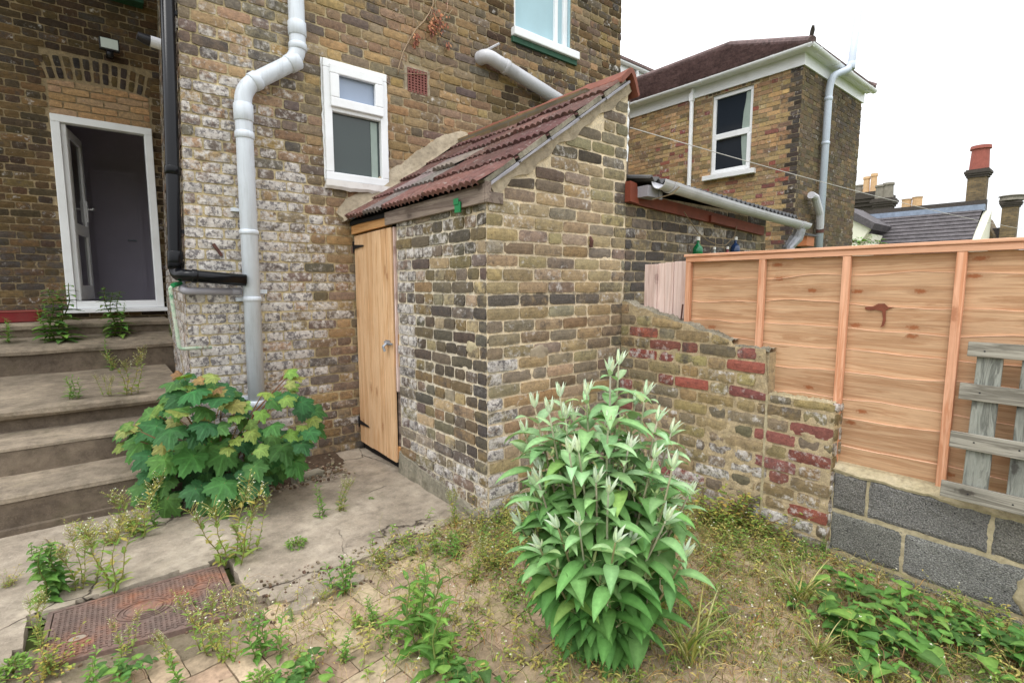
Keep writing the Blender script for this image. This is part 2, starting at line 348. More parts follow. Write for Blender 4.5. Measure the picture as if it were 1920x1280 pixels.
M['room_floor'] = simple('grey_room_floor', rgb(206,206,214), .35, .1, 3, .05)
M['teal'] = simple('dark_teal_room', rgb(70,84,84), .8, .1, 3, .05)
M['airbrick'] = simple('red_air_brick', rgb(130,82,74), .85, .12, 30, .4)
M['dark'] = simple('dark_void', rgb(24,22,22), .9, .1, 5, .1)
M['trough'] = simple('red_plastic_trough', rgb(128,34,38), .45, .15, 8, .05, .4, dirt=rgb(96,72,62), dirt_amt=.6)
M['cream'] = simple('cream_render', rgb(226,224,204), .85, .05, 2, .1)
M['pot_red'] = simple('red_chimney_pot', rgb(150,84,72), .75, .12, 5, .1)
M['pot_tan'] = simple('tan_chimney_pot', rgb(206,170,128), .8, .12, 5, .1)
M['pot_grey'] = simple('grey_chimney_pot', rgb(130,124,112), .85, .2, 5, .1)
M['stone_dark'] = simple('sooty_stone_cap', rgb(70,64,58), .9, .3, 12, .4)
M['corr'] = simple('dark_corrugated_sheet', rgb(72,72,74), .6, .25, 10, .2, dirt=rgb(120,116,108))
M['bottle_green'] = simple('green_bottle_glass', rgb(16,112,66), .12, .25, 30, .05, .6)
M['bottle_blue'] = simple('blue_bottle_glass', rgb(34,58,96), .12, .3, 30, .05, .6)
M['bottle_red'] = simple('red_bottle_glass', rgb(130,40,56), .12, .3, 30, .05, .6)
M['bottle_clear'] = simple('clear_bottle_glass', rgb(150,156,150), .12, .2, 30, .05, .6)
M['cork'] = simple('white_bottle_cap', rgb(232,232,226), .5, .05, 10, .02)
M['string'] = simple('old_string', rgb(132,116,92), .9, .2, 40, .1)
M['line'] = simple('grey_washing_line', rgb(186,182,176), .6, .1, 40, .05)
M['cam_white'] = simple('white_metal_housing', rgb(222,224,230), .35, .03, 6, .02)
M['cam_black'] = simple('black_plastic', rgb(26,25,30), .4, .1, 10, .05)
M['lens'] = simple('floodlight_glass', rgb(206,218,212), .15, .04, 10, .02)
M['bird'] = simple('orange_box_wood', rgb(178,112,72), .7, .15, 12, .1)
M['silver'] = simple('crumpled_silver_wrap', rgb(176,178,186), .3, .2, 30, 1.0, .5, .5)
M['dry_leaf'] = attr_mat('dead_leaf', .8, .2, 40, .25, .2, .15)

# ------------------------------------------------------------------ brickwork (real bricks in a mortar bed)
PAL = {k: [s2l(c) for c in v] for k, v in dict(
 main=[(150,124,88),(128,106,80),(156,132,96),(110,96,80),(92,84,78),(142,118,94),(78,73,72),(146,122,84),(118,102,88),(132,108,76)],
 left=[(124,110,94),(106,96,88),(88,82,80),(138,122,100),(78,74,74),(148,126,96)],
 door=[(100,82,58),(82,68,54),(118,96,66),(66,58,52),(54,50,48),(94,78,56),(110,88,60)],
 shed=[(112,100,78),(92,85,77),(76,71,68),(122,104,74),(108,97,92),(68,65,64),(98,90,78)],
 gable=[(148,132,102),(134,122,98),(118,110,100),(152,134,102),(130,120,110),(140,126,102),(106,100,94),(146,130,102)],
 garden=[(138,122,88),(124,110,82),(112,104,94),(96,88,82),(144,128,94),(132,114,84),(104,98,88)],
 red=[(128,78,68),(114,72,66),(126,84,76)],
 nb=[(154,132,98),(138,116,84),(164,138,106),(118,100,76),(92,80,68),(166,140,100),(142,112,88)],
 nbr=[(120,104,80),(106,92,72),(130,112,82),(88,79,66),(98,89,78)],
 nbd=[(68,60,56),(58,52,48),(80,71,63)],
 infill=[(178,144,108),(166,134,100),(186,148,118),(170,142,114)],
).items()}
def brick(mb, C4, O, U, Nn, col, w, q, proud, seed):
    """C4 corners in (u,z): bl, br, tr, tl"""
    (a, b, c, d) = C4; nu, nv = {2: (7, 4), 1: (4, 3), 0: (2, 2)}[q]
    amp = {2: .0028, 1: .0026, 0: .002}[q]; V = []; F = []
    tilt = random.uniform(-.0015, .0015); tl2 = random.uniform(-.0015, .0015); chip = random.random()
    def P(s, t):
        u = (a[0]*(1-s)+b[0]*s)*(1-t)+(d[0]*(1-s)+c[0]*s)*t; z = (a[1]*(1-s)+b[1]*s)*(1-t)+(d[1]*(1-s)+c[1]*s)*t; return u, z
    for j in range(nv):
        for i in range(nu):
            s = i/(nu-1); t = j/(nv-1); u, z = P(s, t); e = (i in (0, nu-1)) or (j in (0, nv-1)); cn = (i in (0, nu-1)) and (j in (0, nv-1))
            if e:
                su = .5-s; st = .5-t; k = amp*(1.6 if cn else 1)
                u += N3(u*42, z*42, seed)*amp*1.5; z += N3(u*42, z*42, seed+9)*amp*1.6
                if cn and q: u += math.copysign(.0035, su); z += math.copysign(.003, st)
            n = proud+(s-.5)*tilt*2+(t-.5)*tl2*2-(.0028 if e else 0)
            if q: n += N3(u*26, z*26, seed+3)*.003
            p = O+U*u+Nn*n; V.append((p.x, p.y, p.z+z))
    for j in range(nv-1):
        for i in range(nu-1):
            k = j*nu+i; F.append((k, k+1, k+1+nu, k+nu))
    ring = [i for i in range(nu)]+[j*nu+nu-1 for j in range(1, nv)]+[(nv-1)*nu+i for i in range(nu-2, -1, -1)]+[j*nu for j in range(nv-2, 0, -1)]
    m = len(V); d3 = Nn*(proud+.012)
    for r in ring: V.append((V[r][0]-d3.x, V[r][1]-d3.y, V[r][2]))
    L = len(ring)
    for i in range(L): F.append((ring[(i+1) % L], ring[i], m+i, m+(i+1) % L))
    mb.put(V, F, col, w)
def brickwall(mb, O, U, Nn, L, z0, z1, pal, mort, bond='flemish', top=None, holes=(), skips=(), wf=None, q=2, cell=.03, seed=1,
              proud=.0085, palf=None, cl=.0745, u0=0, thick=.2, core=True, joint=.011, coref=None, mnoise=.005, clip_u=None):
    O, U, Nn = Vector(O), Vector(U).normalized(), Vector(Nn).normalized()
    top = top or (lambda u: z1); wf = wf or (lambda u, z: (0, 0)); rs = random.Random(seed)
    k = int(math.floor(z0/cl))
    while k*cl < z1:
        za = k*cl+joint/2; zb = za+cl-joint; zc = (za+zb)/2
        if bond == 'flemish': seq = [.222, .108]; off = 0 if k % 2 else .165
        elif bond == 'english': seq = [.108] if k % 2 else [.222]; off = 0 if k % 2 else .055
        else: seq = [.222]; off = 0 if k % 2 else .1165
        u = u0-off-.5*seq[0]; i = 0; ivs = []
        while u < L:
            ln = seq[i % len(seq)]
            if bond == 'stretcher' and rs.random() < .09: ln = .108
            ln *= rs.uniform(.965, 1.03); ivs.append((u, u+ln)); u += ln+joint*rs.uniform(.8, 1.25); i += 1
        for (a, b) in ivs:
            a = max(a, u0+.001); b = min(b, L-.001); segs = [(a, b)]
            for (h0, h1, hz0, hz1) in list(holes)+list(skips):
                if hz0-.012 < zc < hz1+.012:
                    ns = []
                    for (s, e) in segs:
                        if e <= h0 or s >= h1: ns.append((s, e))
                        else:
                            if s < h0: ns.append((s, h0-.004))
                            if e > h1: ns.append((h1+.004, e))
                    segs = ns
            for (s, e) in segs:
                if e-s < .028 or zb < z0+.01 or min(top(s), top(e)) < za+.016: continue
                t0_, t1_ = min(zb, top(s)), min(zb, top(e))
                P = palf(s, zc) if palf else pal; c0_ = rs.choice(PAL[P]); k_ = .42 if P not in ('red', 'nbd') else 0; mean = [sum(q_[j] for q_ in PAL[P])/len(PAL[P]) for j in range(3)]
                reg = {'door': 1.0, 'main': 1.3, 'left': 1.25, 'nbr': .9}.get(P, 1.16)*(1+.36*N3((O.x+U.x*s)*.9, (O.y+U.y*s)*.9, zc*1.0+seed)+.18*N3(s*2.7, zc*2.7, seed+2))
                col = jit(tuple((c0_[j]*(1-k_)+mean[j]*k_)*reg for j in range(3)), .15, .07); wv = wf((s+e)/2, zc)
                wv = (max(0, wv[0]+rs.uniform(-.22, .22)), max(0, wv[1]+rs.uniform(-.22, .22)), 0, 1)
                dz = rs.uniform(-.002, .002); r = rs.uniform(-.0016, .0016)
                brick(mb, ((s, za+dz-r), (e, za+dz+r), (e, t1_+dz+r), (s, t0_+dz-r)), O, U, Nn, col, wv, q, proud+rs.uniform(-.002, .003), rs.random()*99)
        k += 1
    # mortar bed
    us = set([u0, L]); zs = set([z0, z1])
    n = max(1, int((L-u0)/cell)); us |= set(u0+(L-u0)*i/n for i in range(n+1)); n = max(1, int((z1-z0)/cell)); zs |= set(z0+(z1-z0)*i/n for i in range(n+1))
    for h in holes: us |= {h[0], h[1]}; zs |= {h[2], h[3]}
    us = sorted(x for x in us if u0 <= x <= L); zs = sorted(x for x in zs if z0 <= x <= z1)
    idx = {}; V = []; F = []
    def vid(i, j):
        if (i, j) not in idx:
            u = us[i]; z = min(zs[j], top(u)); nn = N3(u*17, z*17, seed)*mnoise*.8+N3(u*60, z*60, seed)*.0022+N3(u*3, z*3, seed+5)*mnoise*.6
            p = O+U*u+Nn*nn; idx[(i, j)] = len(V); V.append((p.x, p.y, p.z+z))
        return idx[(i, j)]
    for i in range(len(us)-1):
        for j in range(len(zs)-1):
            uc = (us[i]+us[i+1])/2; zc = (zs[j]+zs[j+1])/2
            if any(h[0] < uc < h[1] and h[2] < zc < h[3] for h in holes): continue
            if zs[j] >= max(top(us[i]), top(us[i+1])): continue
            F.append((vid(i, j), vid(i+1, j), vid(i+1, j+1), vid(i, j+1)))
    mc = s2l(mort[0] if isinstance(mort, list) else mort); b = len(mb.v)
    mb.put(V, F, mc, (.0, 0, 1, 1))
    for i, p in enumerate(V):
        g = (Vector(p)-O).dot(U); wv = wf(g, p[2]-O.z); mb.w[b+i] = (wv[0]*.25, max(0, wv[1]*.7-.1), 1, 1)
        if isinstance(mort, list):     # lime-rich bed near the corner, darker away from it
            t_ = max(0, min(1, (g-mort[2])/mort[3]+.6*N3(g*1.5, p[2]*1.5, 4))); a_, c_ = s2l(mort[0]), s2l(mort[1]); mb.c[b+i] = tuple(a_[j]*(1-t_)+c_[j]*t_ for j in range(3))+(1,)
        r_ = 1+.3*N3(p[0]*1.4, p[1]*1.4+p[2]*1.4, 6); mb.c[b+i] = tuple(x*r_ for x in mb.c[b+i][:3])+(1,)
    if core:
        if coref: mb.prism([O+U*u+Vector((0,0,z))-Nn*.014 for (u, z) in coref], -Nn*thick, mc)
        else:
            cu = sorted({u0, L} | {h[0] for h in holes} | {h[1] for h in holes})
            for a, c in zip(cu, cu[1:]):
                hz = sorted((h[2], h[3]) for h in holes if h[0] < (a+c)/2 < h[1]); z = z0
                for (p, r) in hz+[(z1, z1)]:
                    if p > z+.001: mb.obox(O+U*a+Vector((0,0,z))-Nn*.014, U*(c-a), (0,0,p-z), -Nn*thick, mc)
                    z = r
VO = Vector
# ================================================================== SETTING
mb = MB(); mb.put([(-900,-900,-.06),(900,-900,-.06),(900,900,-.06),(-900,900,-.06)], [(0,1,2,3)])
struct(mb.build('ground', M['far_ground']))

# ================================================================== THE HOUSE
YD = 7.3; ZT = 5.6
house = thing('brick_house', (2.6, 4.125, 0), 'big yellow and brown brick house with the open white door, drainpipes and dirty whitewashed corner', 'house')
def wf_main(u, z):   # whitewash low on the left corner, soot further up
    a = max(0, min(1, (2.0-u)/1.2))*max(0, min(1, (3.0-z)/1.3))*.56+(.16 if u < 1.4 else 0)
    if u < 1.3 and z < 1.85: a = max(a, .46)
    if z < .55: a *= .75
    s = .2
    if u > 1.1 and u < 2.2 and z < 1.0: s = .42
    if u > 3.3: s = .42
    if 1.6 < u < 2.8 and z > 3.5: s = .42
    if u < 1.4 and z > 2.0: s = .36
    if z < .25: s = .6  # contact shade painted at the wall foot through the soot value
    return a, s-.12
def pal_main(u, z):
    r = random.random()
    if u < 1.3: return 'left' if r < .8 else 'main'
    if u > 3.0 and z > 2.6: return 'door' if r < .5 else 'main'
    return 'main' if r < .85 else 'left'
mb = MB()
W1 = (1.487, 2.005, 2.21, 3.11); W2 = (3.40, 4.20, 3.86, 5.2); VT = (2.20, 2.423, 3.038, 3.24)
X0 = .53
def lean(mb, full):
    for i, p in enumerate(mb.v):
        k = 1 if full else max(0, 1-(p[0]-.53)/.5)
        if k: mb.v[i] = (p[0]+(max(1.2, p[2])-2.2)*.034*k, p[1], p[2])
sh = lambda r: (r[0]-X0, r[1]-X0, r[2], r[3])
brickwall(mb, (X0, 4.125, 0), (1,0,0), (0,-1,0), 5.03-X0, -.03, ZT, 'main', [(190,176,142), (168,152,126), .5, 1.0], 'flemish', joint=.0105, holes=[sh(W1), sh(W2), sh(VT)],
          wf=lambda u, z: wf_main(u+X0, z), palf=lambda u, z: pal_main(u+X0, z), q=2, seed=3, thick=.22, cell=.035)
lean(mb, False)
mb.build('wall', M['brick'], house)
mb = MB()     # return wall back to the recessed door wall
rv = VO((.725-X0, 3.175, 0)); rl = rv.length; ru = rv.normalized()
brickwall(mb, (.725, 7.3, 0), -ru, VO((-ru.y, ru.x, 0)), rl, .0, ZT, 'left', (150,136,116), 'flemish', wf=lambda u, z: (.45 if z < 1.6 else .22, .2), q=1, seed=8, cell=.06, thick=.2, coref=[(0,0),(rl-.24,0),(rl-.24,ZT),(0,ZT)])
lean(mb, True)
mb.build('wall', M['brick'], house)
# door wall
DX0, DX1, DZ0, DZ1 = -.205, .655, 1.10, 3.145
mb = MB(); XL = -2.4
arch_c = ((DX0+DX1)/2, 3.62)
hole = (DX0-XL, DX1-XL, DZ0, DZ1)
def pal_door(u, z): return 'door'
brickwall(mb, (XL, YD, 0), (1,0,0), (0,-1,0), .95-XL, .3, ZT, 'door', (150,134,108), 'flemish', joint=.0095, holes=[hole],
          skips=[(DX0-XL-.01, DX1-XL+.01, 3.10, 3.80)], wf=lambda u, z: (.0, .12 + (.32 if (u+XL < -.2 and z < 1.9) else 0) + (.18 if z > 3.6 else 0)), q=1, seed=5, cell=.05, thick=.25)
O = VO((0, YD, 0)); U = VO((1,0,0)); NN = VO((0,-1,0))
k = 0; z = DZ1+.012
while z < 3.56:   # later buff brick infill above the frame
    u = DX0-.11*(k % 2); topz = z+.062
    while u < DX1:
        a = max(u, DX0+.004); b = min(u+.217, DX1-.004)
        if b-a > .03:
            def lim(x): return 3.485+.045*(1-((x-arch_c[0])/.43)**2)
            zt = [min(topz, lim(a)), min(topz, lim(b))]
            if min(zt) > z+.015: brick(mb, ((a, z), (b, z), (b, zt[1]), (a, zt[0])), O, U, NN, jit(random.choice(PAL['infill']), .08, .04), (0, .0, 0, 1), 1, .013, random.random()*90)
        u += .228
    z += .074; k += 1
R = 1.9; cx, cz = arch_c[0]-.02, 3.55-R       # two rings of headers
for ring, (r0, r1) in enumerate(((R+.0, R+.105), (R+.117, R+.222))):
    n_ = 13; half = math.asin(.47/R); 
    for i in range(n_):
        a0 = -half+2*half*i/n_+.006; a1 = -half+2*half*(i+1)/n_-.006
        pt = lambda a, r: (cx+math.sin(a)*r, cz+math.cos(a)*r)
        brick(mb, (pt(a0, r0), pt(a1, r0), pt(a1, r1), pt(a0, r1)), O, U, NN, jit(random.choice(PAL['door'][3:6]+PAL['door'][:1]), .15, .06), (0, .35, 0, 1), 1, .008, random.random()*90)
mb.build('wall', M['brick'], house)
# outer shell so the house is solid from other sides
mb = MB(); mb.box(4.81, 5.028, 4.36, 11.0, -.05, ZT-.01); mb.box(XL, .45, 10.8, 11.0, -.05, ZT); mb.box(.45, 4.81, 10.8, 11.0, -.05, ZT)
mb.build('wall', M['far_brick'], house)
mb = MB(); mb.prism([(XL-.2, 4.0, ZT), (5.2, 4.0, ZT), (5.2, 7.5, 7.6), (XL-.2, 7.5, 7.6)], (0,0,.12)); mb.prism([(XL-.2, 7.5, 7.6), (5.2, 7.5, 7.6), (5.2, 11.1, ZT), (XL-.2, 11.1, ZT)], (0,0,.12))
mb.build('roof', M['roof_brown'], house)

def frame_rect(mb, x0, x1, z0, z1, t, y0, y1):
    mb.box(x0, x1, y0, y1, z0, z0+t); mb.box(x0, x1, y0, y1, z1-t, z1)
    mb.box(x0, x0+t, y0, y1, z0+t, z1-t); mb.box(x1-t, x1, y0, y1, z0+t, z1-t)
# --- small two-light window
mb = MB(); frame_rect(mb, 1.483, 2.009, 2.213, 3.114, .062, 4.085, 4.16); mb.box(1.545, 1.947, 4.088, 4.16, 2.735, 2.79)
win = mb.build('window', M['upvc'], house, bevel=.006)
def sub(mb, name, mat, par, **k):  # child of a part whose origin is the house origin
    o = mb.build(name, mat, par, **k); return o
win['_o'] = house['_o']
mb = MB(); frame_rect(mb, 1.53, 1.965, 2.765, 3.08, .07, 4.062, 4.1); sub(mb, 'frame', M['upvc'], win, bevel=.007)
mb = MB(); mb.box(1.6, 1.9, 4.105, 4.112, 2.82, 3.03); sub(mb, 'pane', M['glass_sky'], win)
mb = MB(); mb.box(1.53, 1.96, 4.128, 4.135, 2.26, 2.74); sub(mb, 'pane', M['glass_dark'], win)
mb = MB(); mb.box(1.87, 1.925, 4.122, 4.1265, 2.275, 2.72); sub(mb, 'curtain', M['net'], win)
mb = MB()
V = []; F = []; nseg = 14
for i in range(nseg+1):
    x = 1.472+(2.012-1.472)*i/nseg; dr = .005*math.sin(i*.9)+.003*math.sin(i*2.3)
    for (y, z) in ((4.07, 2.212), (4.07, 2.165+dr*.5), (4.085, 2.142+dr), (4.13, 2.15)): V.append((x, y, z))
for i in range(nseg):
    for j in range(3): a = i*4+j; F.append((a, a+1, a+5, a+4))
    F.append((i*4+3, i*4, i*4+4, i*4+7))
F += [(3,2,1,0), (nseg*4, nseg*4+1, nseg*4+2, nseg*4+3)]
mb.put(V, [f[::-1] for f in F]); sub(mb, 'sill', M['upvc_dirty'], win)
for (x, z0_, z1_) in ((1.478, 2.2, 3.12), (2.014, 2.2, 3.12)):
    mb = MB(); mb.tube([(x+random.uniform(-.004, .004), 4.112, z0_+(z1_-z0_)*i/24) for i in range(25)], [random.uniform(.004, .008) for i in range(25)], 6); mb.build('sealant', M['upvc'], house, smooth=True)
# --- upper window with blue blind
mb = MB(); frame_rect(mb, 3.40, 4.19, 3.9, 5.2, .06, 4.17, 4.24); mb.box(3.46, 4.13, 4.172, 4.24, 4.55, 4.6); mb.box(4.0, 4.045, 4.168, 4.24, 3.96, 4.55)
win2 = mb.build('window', M['upvc'], house, bevel=.006); win2['_o'] = house['_o']
mb = MB(); mb.box(3.45, 4.14, 4.2, 4.206, 3.95, 5.15); mb.build('pane', M['curtain'], win2)
mb = MB(); mb.box(3.36, 4.275, 4.06, 4.17, 3.818, 3.898); mb.build('sill', M['upvc'], win2, bevel=.008)
mb = MB(); mb.box(3.36, 4.26, 4.09, 4.13, 3.765, 3.815); mb.build('sill', M['dark_green'], win2)
mb = MB(); mb.box(4.193, 4.2, 4.14, 4.24, 3.9, 5.2); mb.build('reveal', M['curtain'], win2)
# --- upper left window sill of the recess
mb = MB(); mb.box(.30, .66, 7.14, 7.32, 4.44, 4.51); mb.build('sill', M['dark_green'], house)
mb = MB(); mb.box(.34, .66, 7.25, 7.29, 4.512, 5.3); mb.build('window', M['upvc'], house)
# --- air brick
mb = MB(); x0, x1, z0, z1 = VT; x0 += .018; x1 -= .018; z0 += .004; z1 -= .002
nx, nz = 6, 9; gx = (x1-x0)/nx; gz = (z1-z0)/nz
for i in range(nx+1): mb.box(x0+i*gx-.007 if i else x0, x0+i*gx+.007 if i < nx else x1, 4.112, 4.16, z0, z1)
for i in range(nx):
    for j in range(nz+1):
        zc = z0+j*gz; mb.box(x0+i*gx+.007, x0+(i+1)*gx-.007, 4.1135, 4.158, max(z0, zc-.0055)+.0002, min(z1, zc+.0055)-.0002)
ab = mb.build('air_brick', M['airbrick'], house)
mb = MB(); mb.box(x0, x1, 4.165, 4.18, z0, z1); mb.build('air_brick_back', M['dark'], house)
mb = MB(); frame_rect(mb, VT[0]-.012, VT[1]+.012, VT[2]-.012, VT[3]+.012, .028, 4.1175, 4.2); mb.build('air_brick_surround', M['render'], house)
# --- door frame and open leaf
mb = MB(); t = .075
mb.box(DX0, DX1, 7.22, 7.32, DZ1-t, DZ1); mb.box(DX0, DX0+t, 7.22, 7.32, DZ0+.04, DZ1-t); mb.box(DX1-t, DX1, 7.22, 7.32, DZ0+.04, DZ1-t); mb.box(DX0+t, DX1-t, 7.225, 7.32, DZ0+.04, DZ0+.12)
mb.box(DX0+t, DX0+t+.045, 7.27, 7.34, DZ0+.12, DZ1-t)
dfr = mb.build('door_frame', M['upvc'], house, bevel=.006); dfr['_o'] = house['_o']
mb = MB(); mb.box(DX0-.04, DX1+.04, 7.17, 7.3, DZ0-.005, DZ0+.038); mb.build('sill', M['upvc'], dfr, bevel=.006)
hinge = VO((DX0+t+.05, 7.36, 0)); dv = VO((math.cos(math.radians(80)), math.sin(math.radians(80)), 0)); dn = VO((-dv.y, dv.x, 0))
def dbox(mb, a, b, z0, z1, th=.06, off=0): mb.obox(hinge+dv*a+dn*(-off)+VO((0,0,z0)), dv*(b-a), (0,0,z1-z0), dn*th)
mb = MB(); dw = .66; zb, zt = DZ0+.13, DZ1-t-.01
dbox(mb, 0, .09, zb, zt); dbox(mb, dw-.09, dw, zb, zt); dbox(mb, .09, dw-.09, zb, zb+.16, .058); dbox(mb, .09, dw-.09, zt-.09, zt, .058); dbox(mb, .09, dw-.09, zb+.72, zb+.84, .058)
door = mb.build('door', M['upvc'], house, bevel=.005); door['_o'] = house['_o']
mb = MB(); dbox(mb, .09, dw-.09, zb+.16, zb+.72, .02, -.02); mb.build('pane', M['glass_brown'], door)
mb = MB(); dbox(mb, .09, dw-.09, zb+.84, zt-.09, .02, -.02); mb.build('pane', M['glass_brown'], door)
mb = MB(); dbox(mb, dw-.07, dw-.03, zb+.9, zb+1.14, .012, .012); p = hinge+dv*(dw-.05)-dn*.01+VO((0,0,zb+1.05)); mb.tube([p, p-dn*.06, p-dn*.065-dv*.1], .009, 8)
mb.build('handle', M['upvc'], door, smooth=False)
# --- room behind the door
mb = MB(); mb.box(-1.4, 2.2, 9.6, 9.7, 1.0, 3.6); mb.box(-1.5, -1.4, 7.56, 9.7, 1.0, 3.6); mb.box(2.2, 2.3, 7.56, 9.7, 1.0, 3.6); mb.box(-1.5, 2.3, 7.56, 9.7, 3.6, 3.7)
room = mb.build('room_wall', M['room'], house); room['_o'] = house['_o']
mb = MB(); mb.box(-1.4, 2.2, 7.56, 9.6, 1.05, 1.14); mb.build('room_floor', M['room_floor'], house)
mb = MB(); mb.box(.15, .62, 9.54, 9.59, 1.14, 3.0); mb.box(.10, .15, 9.53, 9.59, 1.14, 3.05); mb.box(.62, .67, 9.53, 9.59, 1.14, 3.05); mb.box(.15, .62, 9.53, 9.59, 3.0, 3.05); mb.box(.67, 2.19, 9.57, 9.597, 1.14, 1.3)
mb.build('room_door', M['room'], room)
mb = MB(); mb.tube([(.57, 9.54, 2.05), (.57, 9.49, 2.05), (.47, 9.49, 2.05)], .012, 8); mb.build('handle', M['galv'], room)
# rooms behind the windows
mb = MB(); mb.box(1.3, 2.3, 4.55, 4.6, 2.0, 3.4); mb.build('window_back', M['teal'], house)

# ---- pipes on the house
def pipe_run(name, label, pts, r, mat, parent=None, cat='drainpipe', sockets=(), bends=True, n=20):
    root = thing(name, pts[-1] if pts[-1][2] < pts[0][2] else pts[0], label, cat)
    P = [VO(p) for p in pts]; path = [P[0]]
    for i in range(1, len(P)-1):      # rounded elbows
        a = (P[i-1]-P[i]).normalized(); b = (P[i+1]-P[i]).normalized(); d = min(r*1.9, (P[i-1]-P[i]).length*.45, (P[i+1]-P[i]).length*.45)
        s, e = P[i]+a*d, P[i]+b*d
        for k in range(7): t_ = k/6; path.append(s*(1-t_)**2+P[i]*2*t_*(1-t_)+e*t_**2)
    path.append(P[-1]); mb = MB(); mb.tube(path, r, n); mb.build('pipe', mat, root, smooth=True)
    for (i, f, ln) in sockets:
        a, b = P[i], P[i+1]; c = a.lerp(b, f); d = (b-a).normalized()
        mb = MB(); mb.tube([c-d*ln*.5, c-d*(ln*.5-.006), c+d*(ln*.5-.006), c+d*ln*.5], [r*1.02, r*1.13, r*1.13, r*1.02], n); mb.build('collar', mat, root, smooth=True)
    return root
YP = 4.045
soil = pipe_run('soil_pipe', 'thick pale grey soil pipe that bends twice as it climbs the whitewashed house corner', [(1.30, YP, 5.5), (1.29, YP, 3.03), (.905, YP, 2.745), (.882, YP, -.02)], .056, M['soil_pipe'],
         sockets=[(0, .915, .10), (0, .965, .05), (1, .10, .09), (1, .78, .06), (2, .06, .12), (2, .115, .05), (2, .355, .035), (2, .525, .035), (2, .80, .045)])
for zz in (1.92, 1.29, .57):
    mb = MB(); mb.box(.80, .96, 4.08, 4.13, zz-.012, zz+.012); mb.build('bracket', M['soil_pipe'], soil)
mb = MB(); mb.box(.94, 1.0, 4.06, 4.08, 1.33, 1.36); mb.build('bracket', M['soil_pipe'], soil)
blk = pipe_run('downpipe', 'glossy black downpipe in the recess, turning sideways into the grey soil pipe', [(.588, 4.13, 5.5), (.450, 4.13, 1.46), (.50, 4.01, 1.455), (.85, 4.0, 1.425)], .041, M['black_pipe'],
         sockets=[(0, .83, .06), (0, .975, .12), (0, .985, .05), (2, .12, .035)])
for zz in (3.15, 1.75):
    mb = MB(); mb.box(.48+(zz-1.7)*.034, .56, 4.12, 4.145, zz-.012, zz+.012); mb.build('bracket', M['black_pipe'], blk)
pipe_run('waste_pipe', 'thin dull grey waste pipe under the black pipe, joining the soil pipe', [(.52, 4.25, 1.42), (.47, 4.06, 1.352), (.83, 4.055, 1.345)], .025, M['waste'], sockets=[(1, .9, .05)], cat='waste pipe')
gp = pipe_run('water_pipe', 'thin old pipe with flaking pale green paint at the house corner', [(.47, 4.16, 1.40), (.405, 4.06, 1.375), (.435, 4.06, .965), (.625, 4.075, .962)], .012, M['green_pipe'], cat='water pipe')
mb = MB(); mb.tube([(.475, 4.13, 1.405), (.42, 4.058, 1.39)], .015, 8); mb.build('fitting', M['green_paint'], gp)
pr = pipe_run('waste_pipe', 'fat white pipe slanting from the house wall down behind the outhouse ridge', [(2.975, 4.2, 3.5), (2.985, 4.03, 3.515), (4.15, 4.03, 3.275)], .062, M['gutter'], sockets=[(1, .2, .05)], cat='waste pipe')
mb = MB(); mb.tube([(3.03, 4.12, 3.585), (3.12, 4.0, 3.64)], .011, 8); tag(mb.build('overflow_pipe', M['gutter']), 'short thin overflow pipe poking from the wall just above the fat slanting white pipe', 'overflow pipe')
mb = MB(); mb.obox((.672, 4.1, 1.672), (.048, 0, -.08), (.016, 0, .01), (0, .03, 0)); tag(mb.build('iron_cleat', M['rust']), 'small rusty iron cleat slanting in the whitewashed brickwork between black and grey pipes', 'iron cleat')
# ---- floodlight & camera
fl = thing('floodlight', (.33, 7.28, 3.9), 'small black floodlight with white glass above the door arch', 'floodlight')
mb = MB(); mb.box(.245, .415, 7.12, 7.17, 3.86, 3.985); mb.build('body', M['cam_black'], fl, bevel=.006)
mb = MB(); mb.box(.257, .403, 7.112, 7.119, 3.875, 3.973); mb.build('lens', M['lens'], fl)
mb = MB(); mb.tube([(.33, 7.14, 3.86), (.33, 7.14, 3.815), (.33, 7.15, 3.79)], [.03, .034, .012], 12); mb.build('sensor', M['cam_black'], fl, smooth=True)
mb = MB(); mb.box(.30, .36, 7.17, 7.30, 3.83, 3.89); mb.build('bracket', M['cam_black'], fl)
ca = thing('security_camera', (.55, 4.6, 3.11), 'white bullet security camera with a black hood behind the black downpipe', 'security camera')
mb = MB(); mb.tube([(.58, 4.6, 3.1), (.445, 4.59, 3.108)], .037, 16); mb.build('housing', M['cam_white'], ca)
mb = MB(); mb.tube([(.444, 4.59, 3.108), (.415, 4.588, 3.112), (.372, 4.583, 3.122)], [.037, .034, .026], 16); mb.build('hood', M['cam_black'], ca)

# ================================================================== STEPS
st = thing('concrete_steps', (-.5, 3.84, 0), 'broad worn concrete steps with a landing leading up to the white door', 'steps')
XA, XB = -2.2, .56
def slab(name, prof, x0, x1, mat, seg=26, amp=.006, seed=0):
    """profile of (y,z) points swept along X with worn, wavering edges"""
    mb = MB(); V = []; F = []; m = len(prof)
    for i in range(seg+1):
        x = x0+(x1-x0)*i/seg
        for j, (y, z) in enumerate(prof):
            V.append((x, y+N3(x*3, j*.7, seed)*amp*1.4, z+N3(x*3.3, j*.9, seed+4)*amp))
    for i in range(seg):
        for j in range(m): a = i*m+j; b = i*m+(j+1) % m; F.append((a, a+m, b+m, b))
    F += [tuple(range(m))[::-1], tuple(seg*m+j for j in range(m))]
    mb.put(V, F); return mb.build(name, mat, st)
def rowz(px_y, y): return at(0, px_y, 1, y).z
slab('step', [(3.84,-.05),(3.838,.05),(3.852,.055),(3.845,.20),(3.852,.226),(4.30,.230),(4.30,-.05)], XA, XB, M['step_dark'], seed=1)
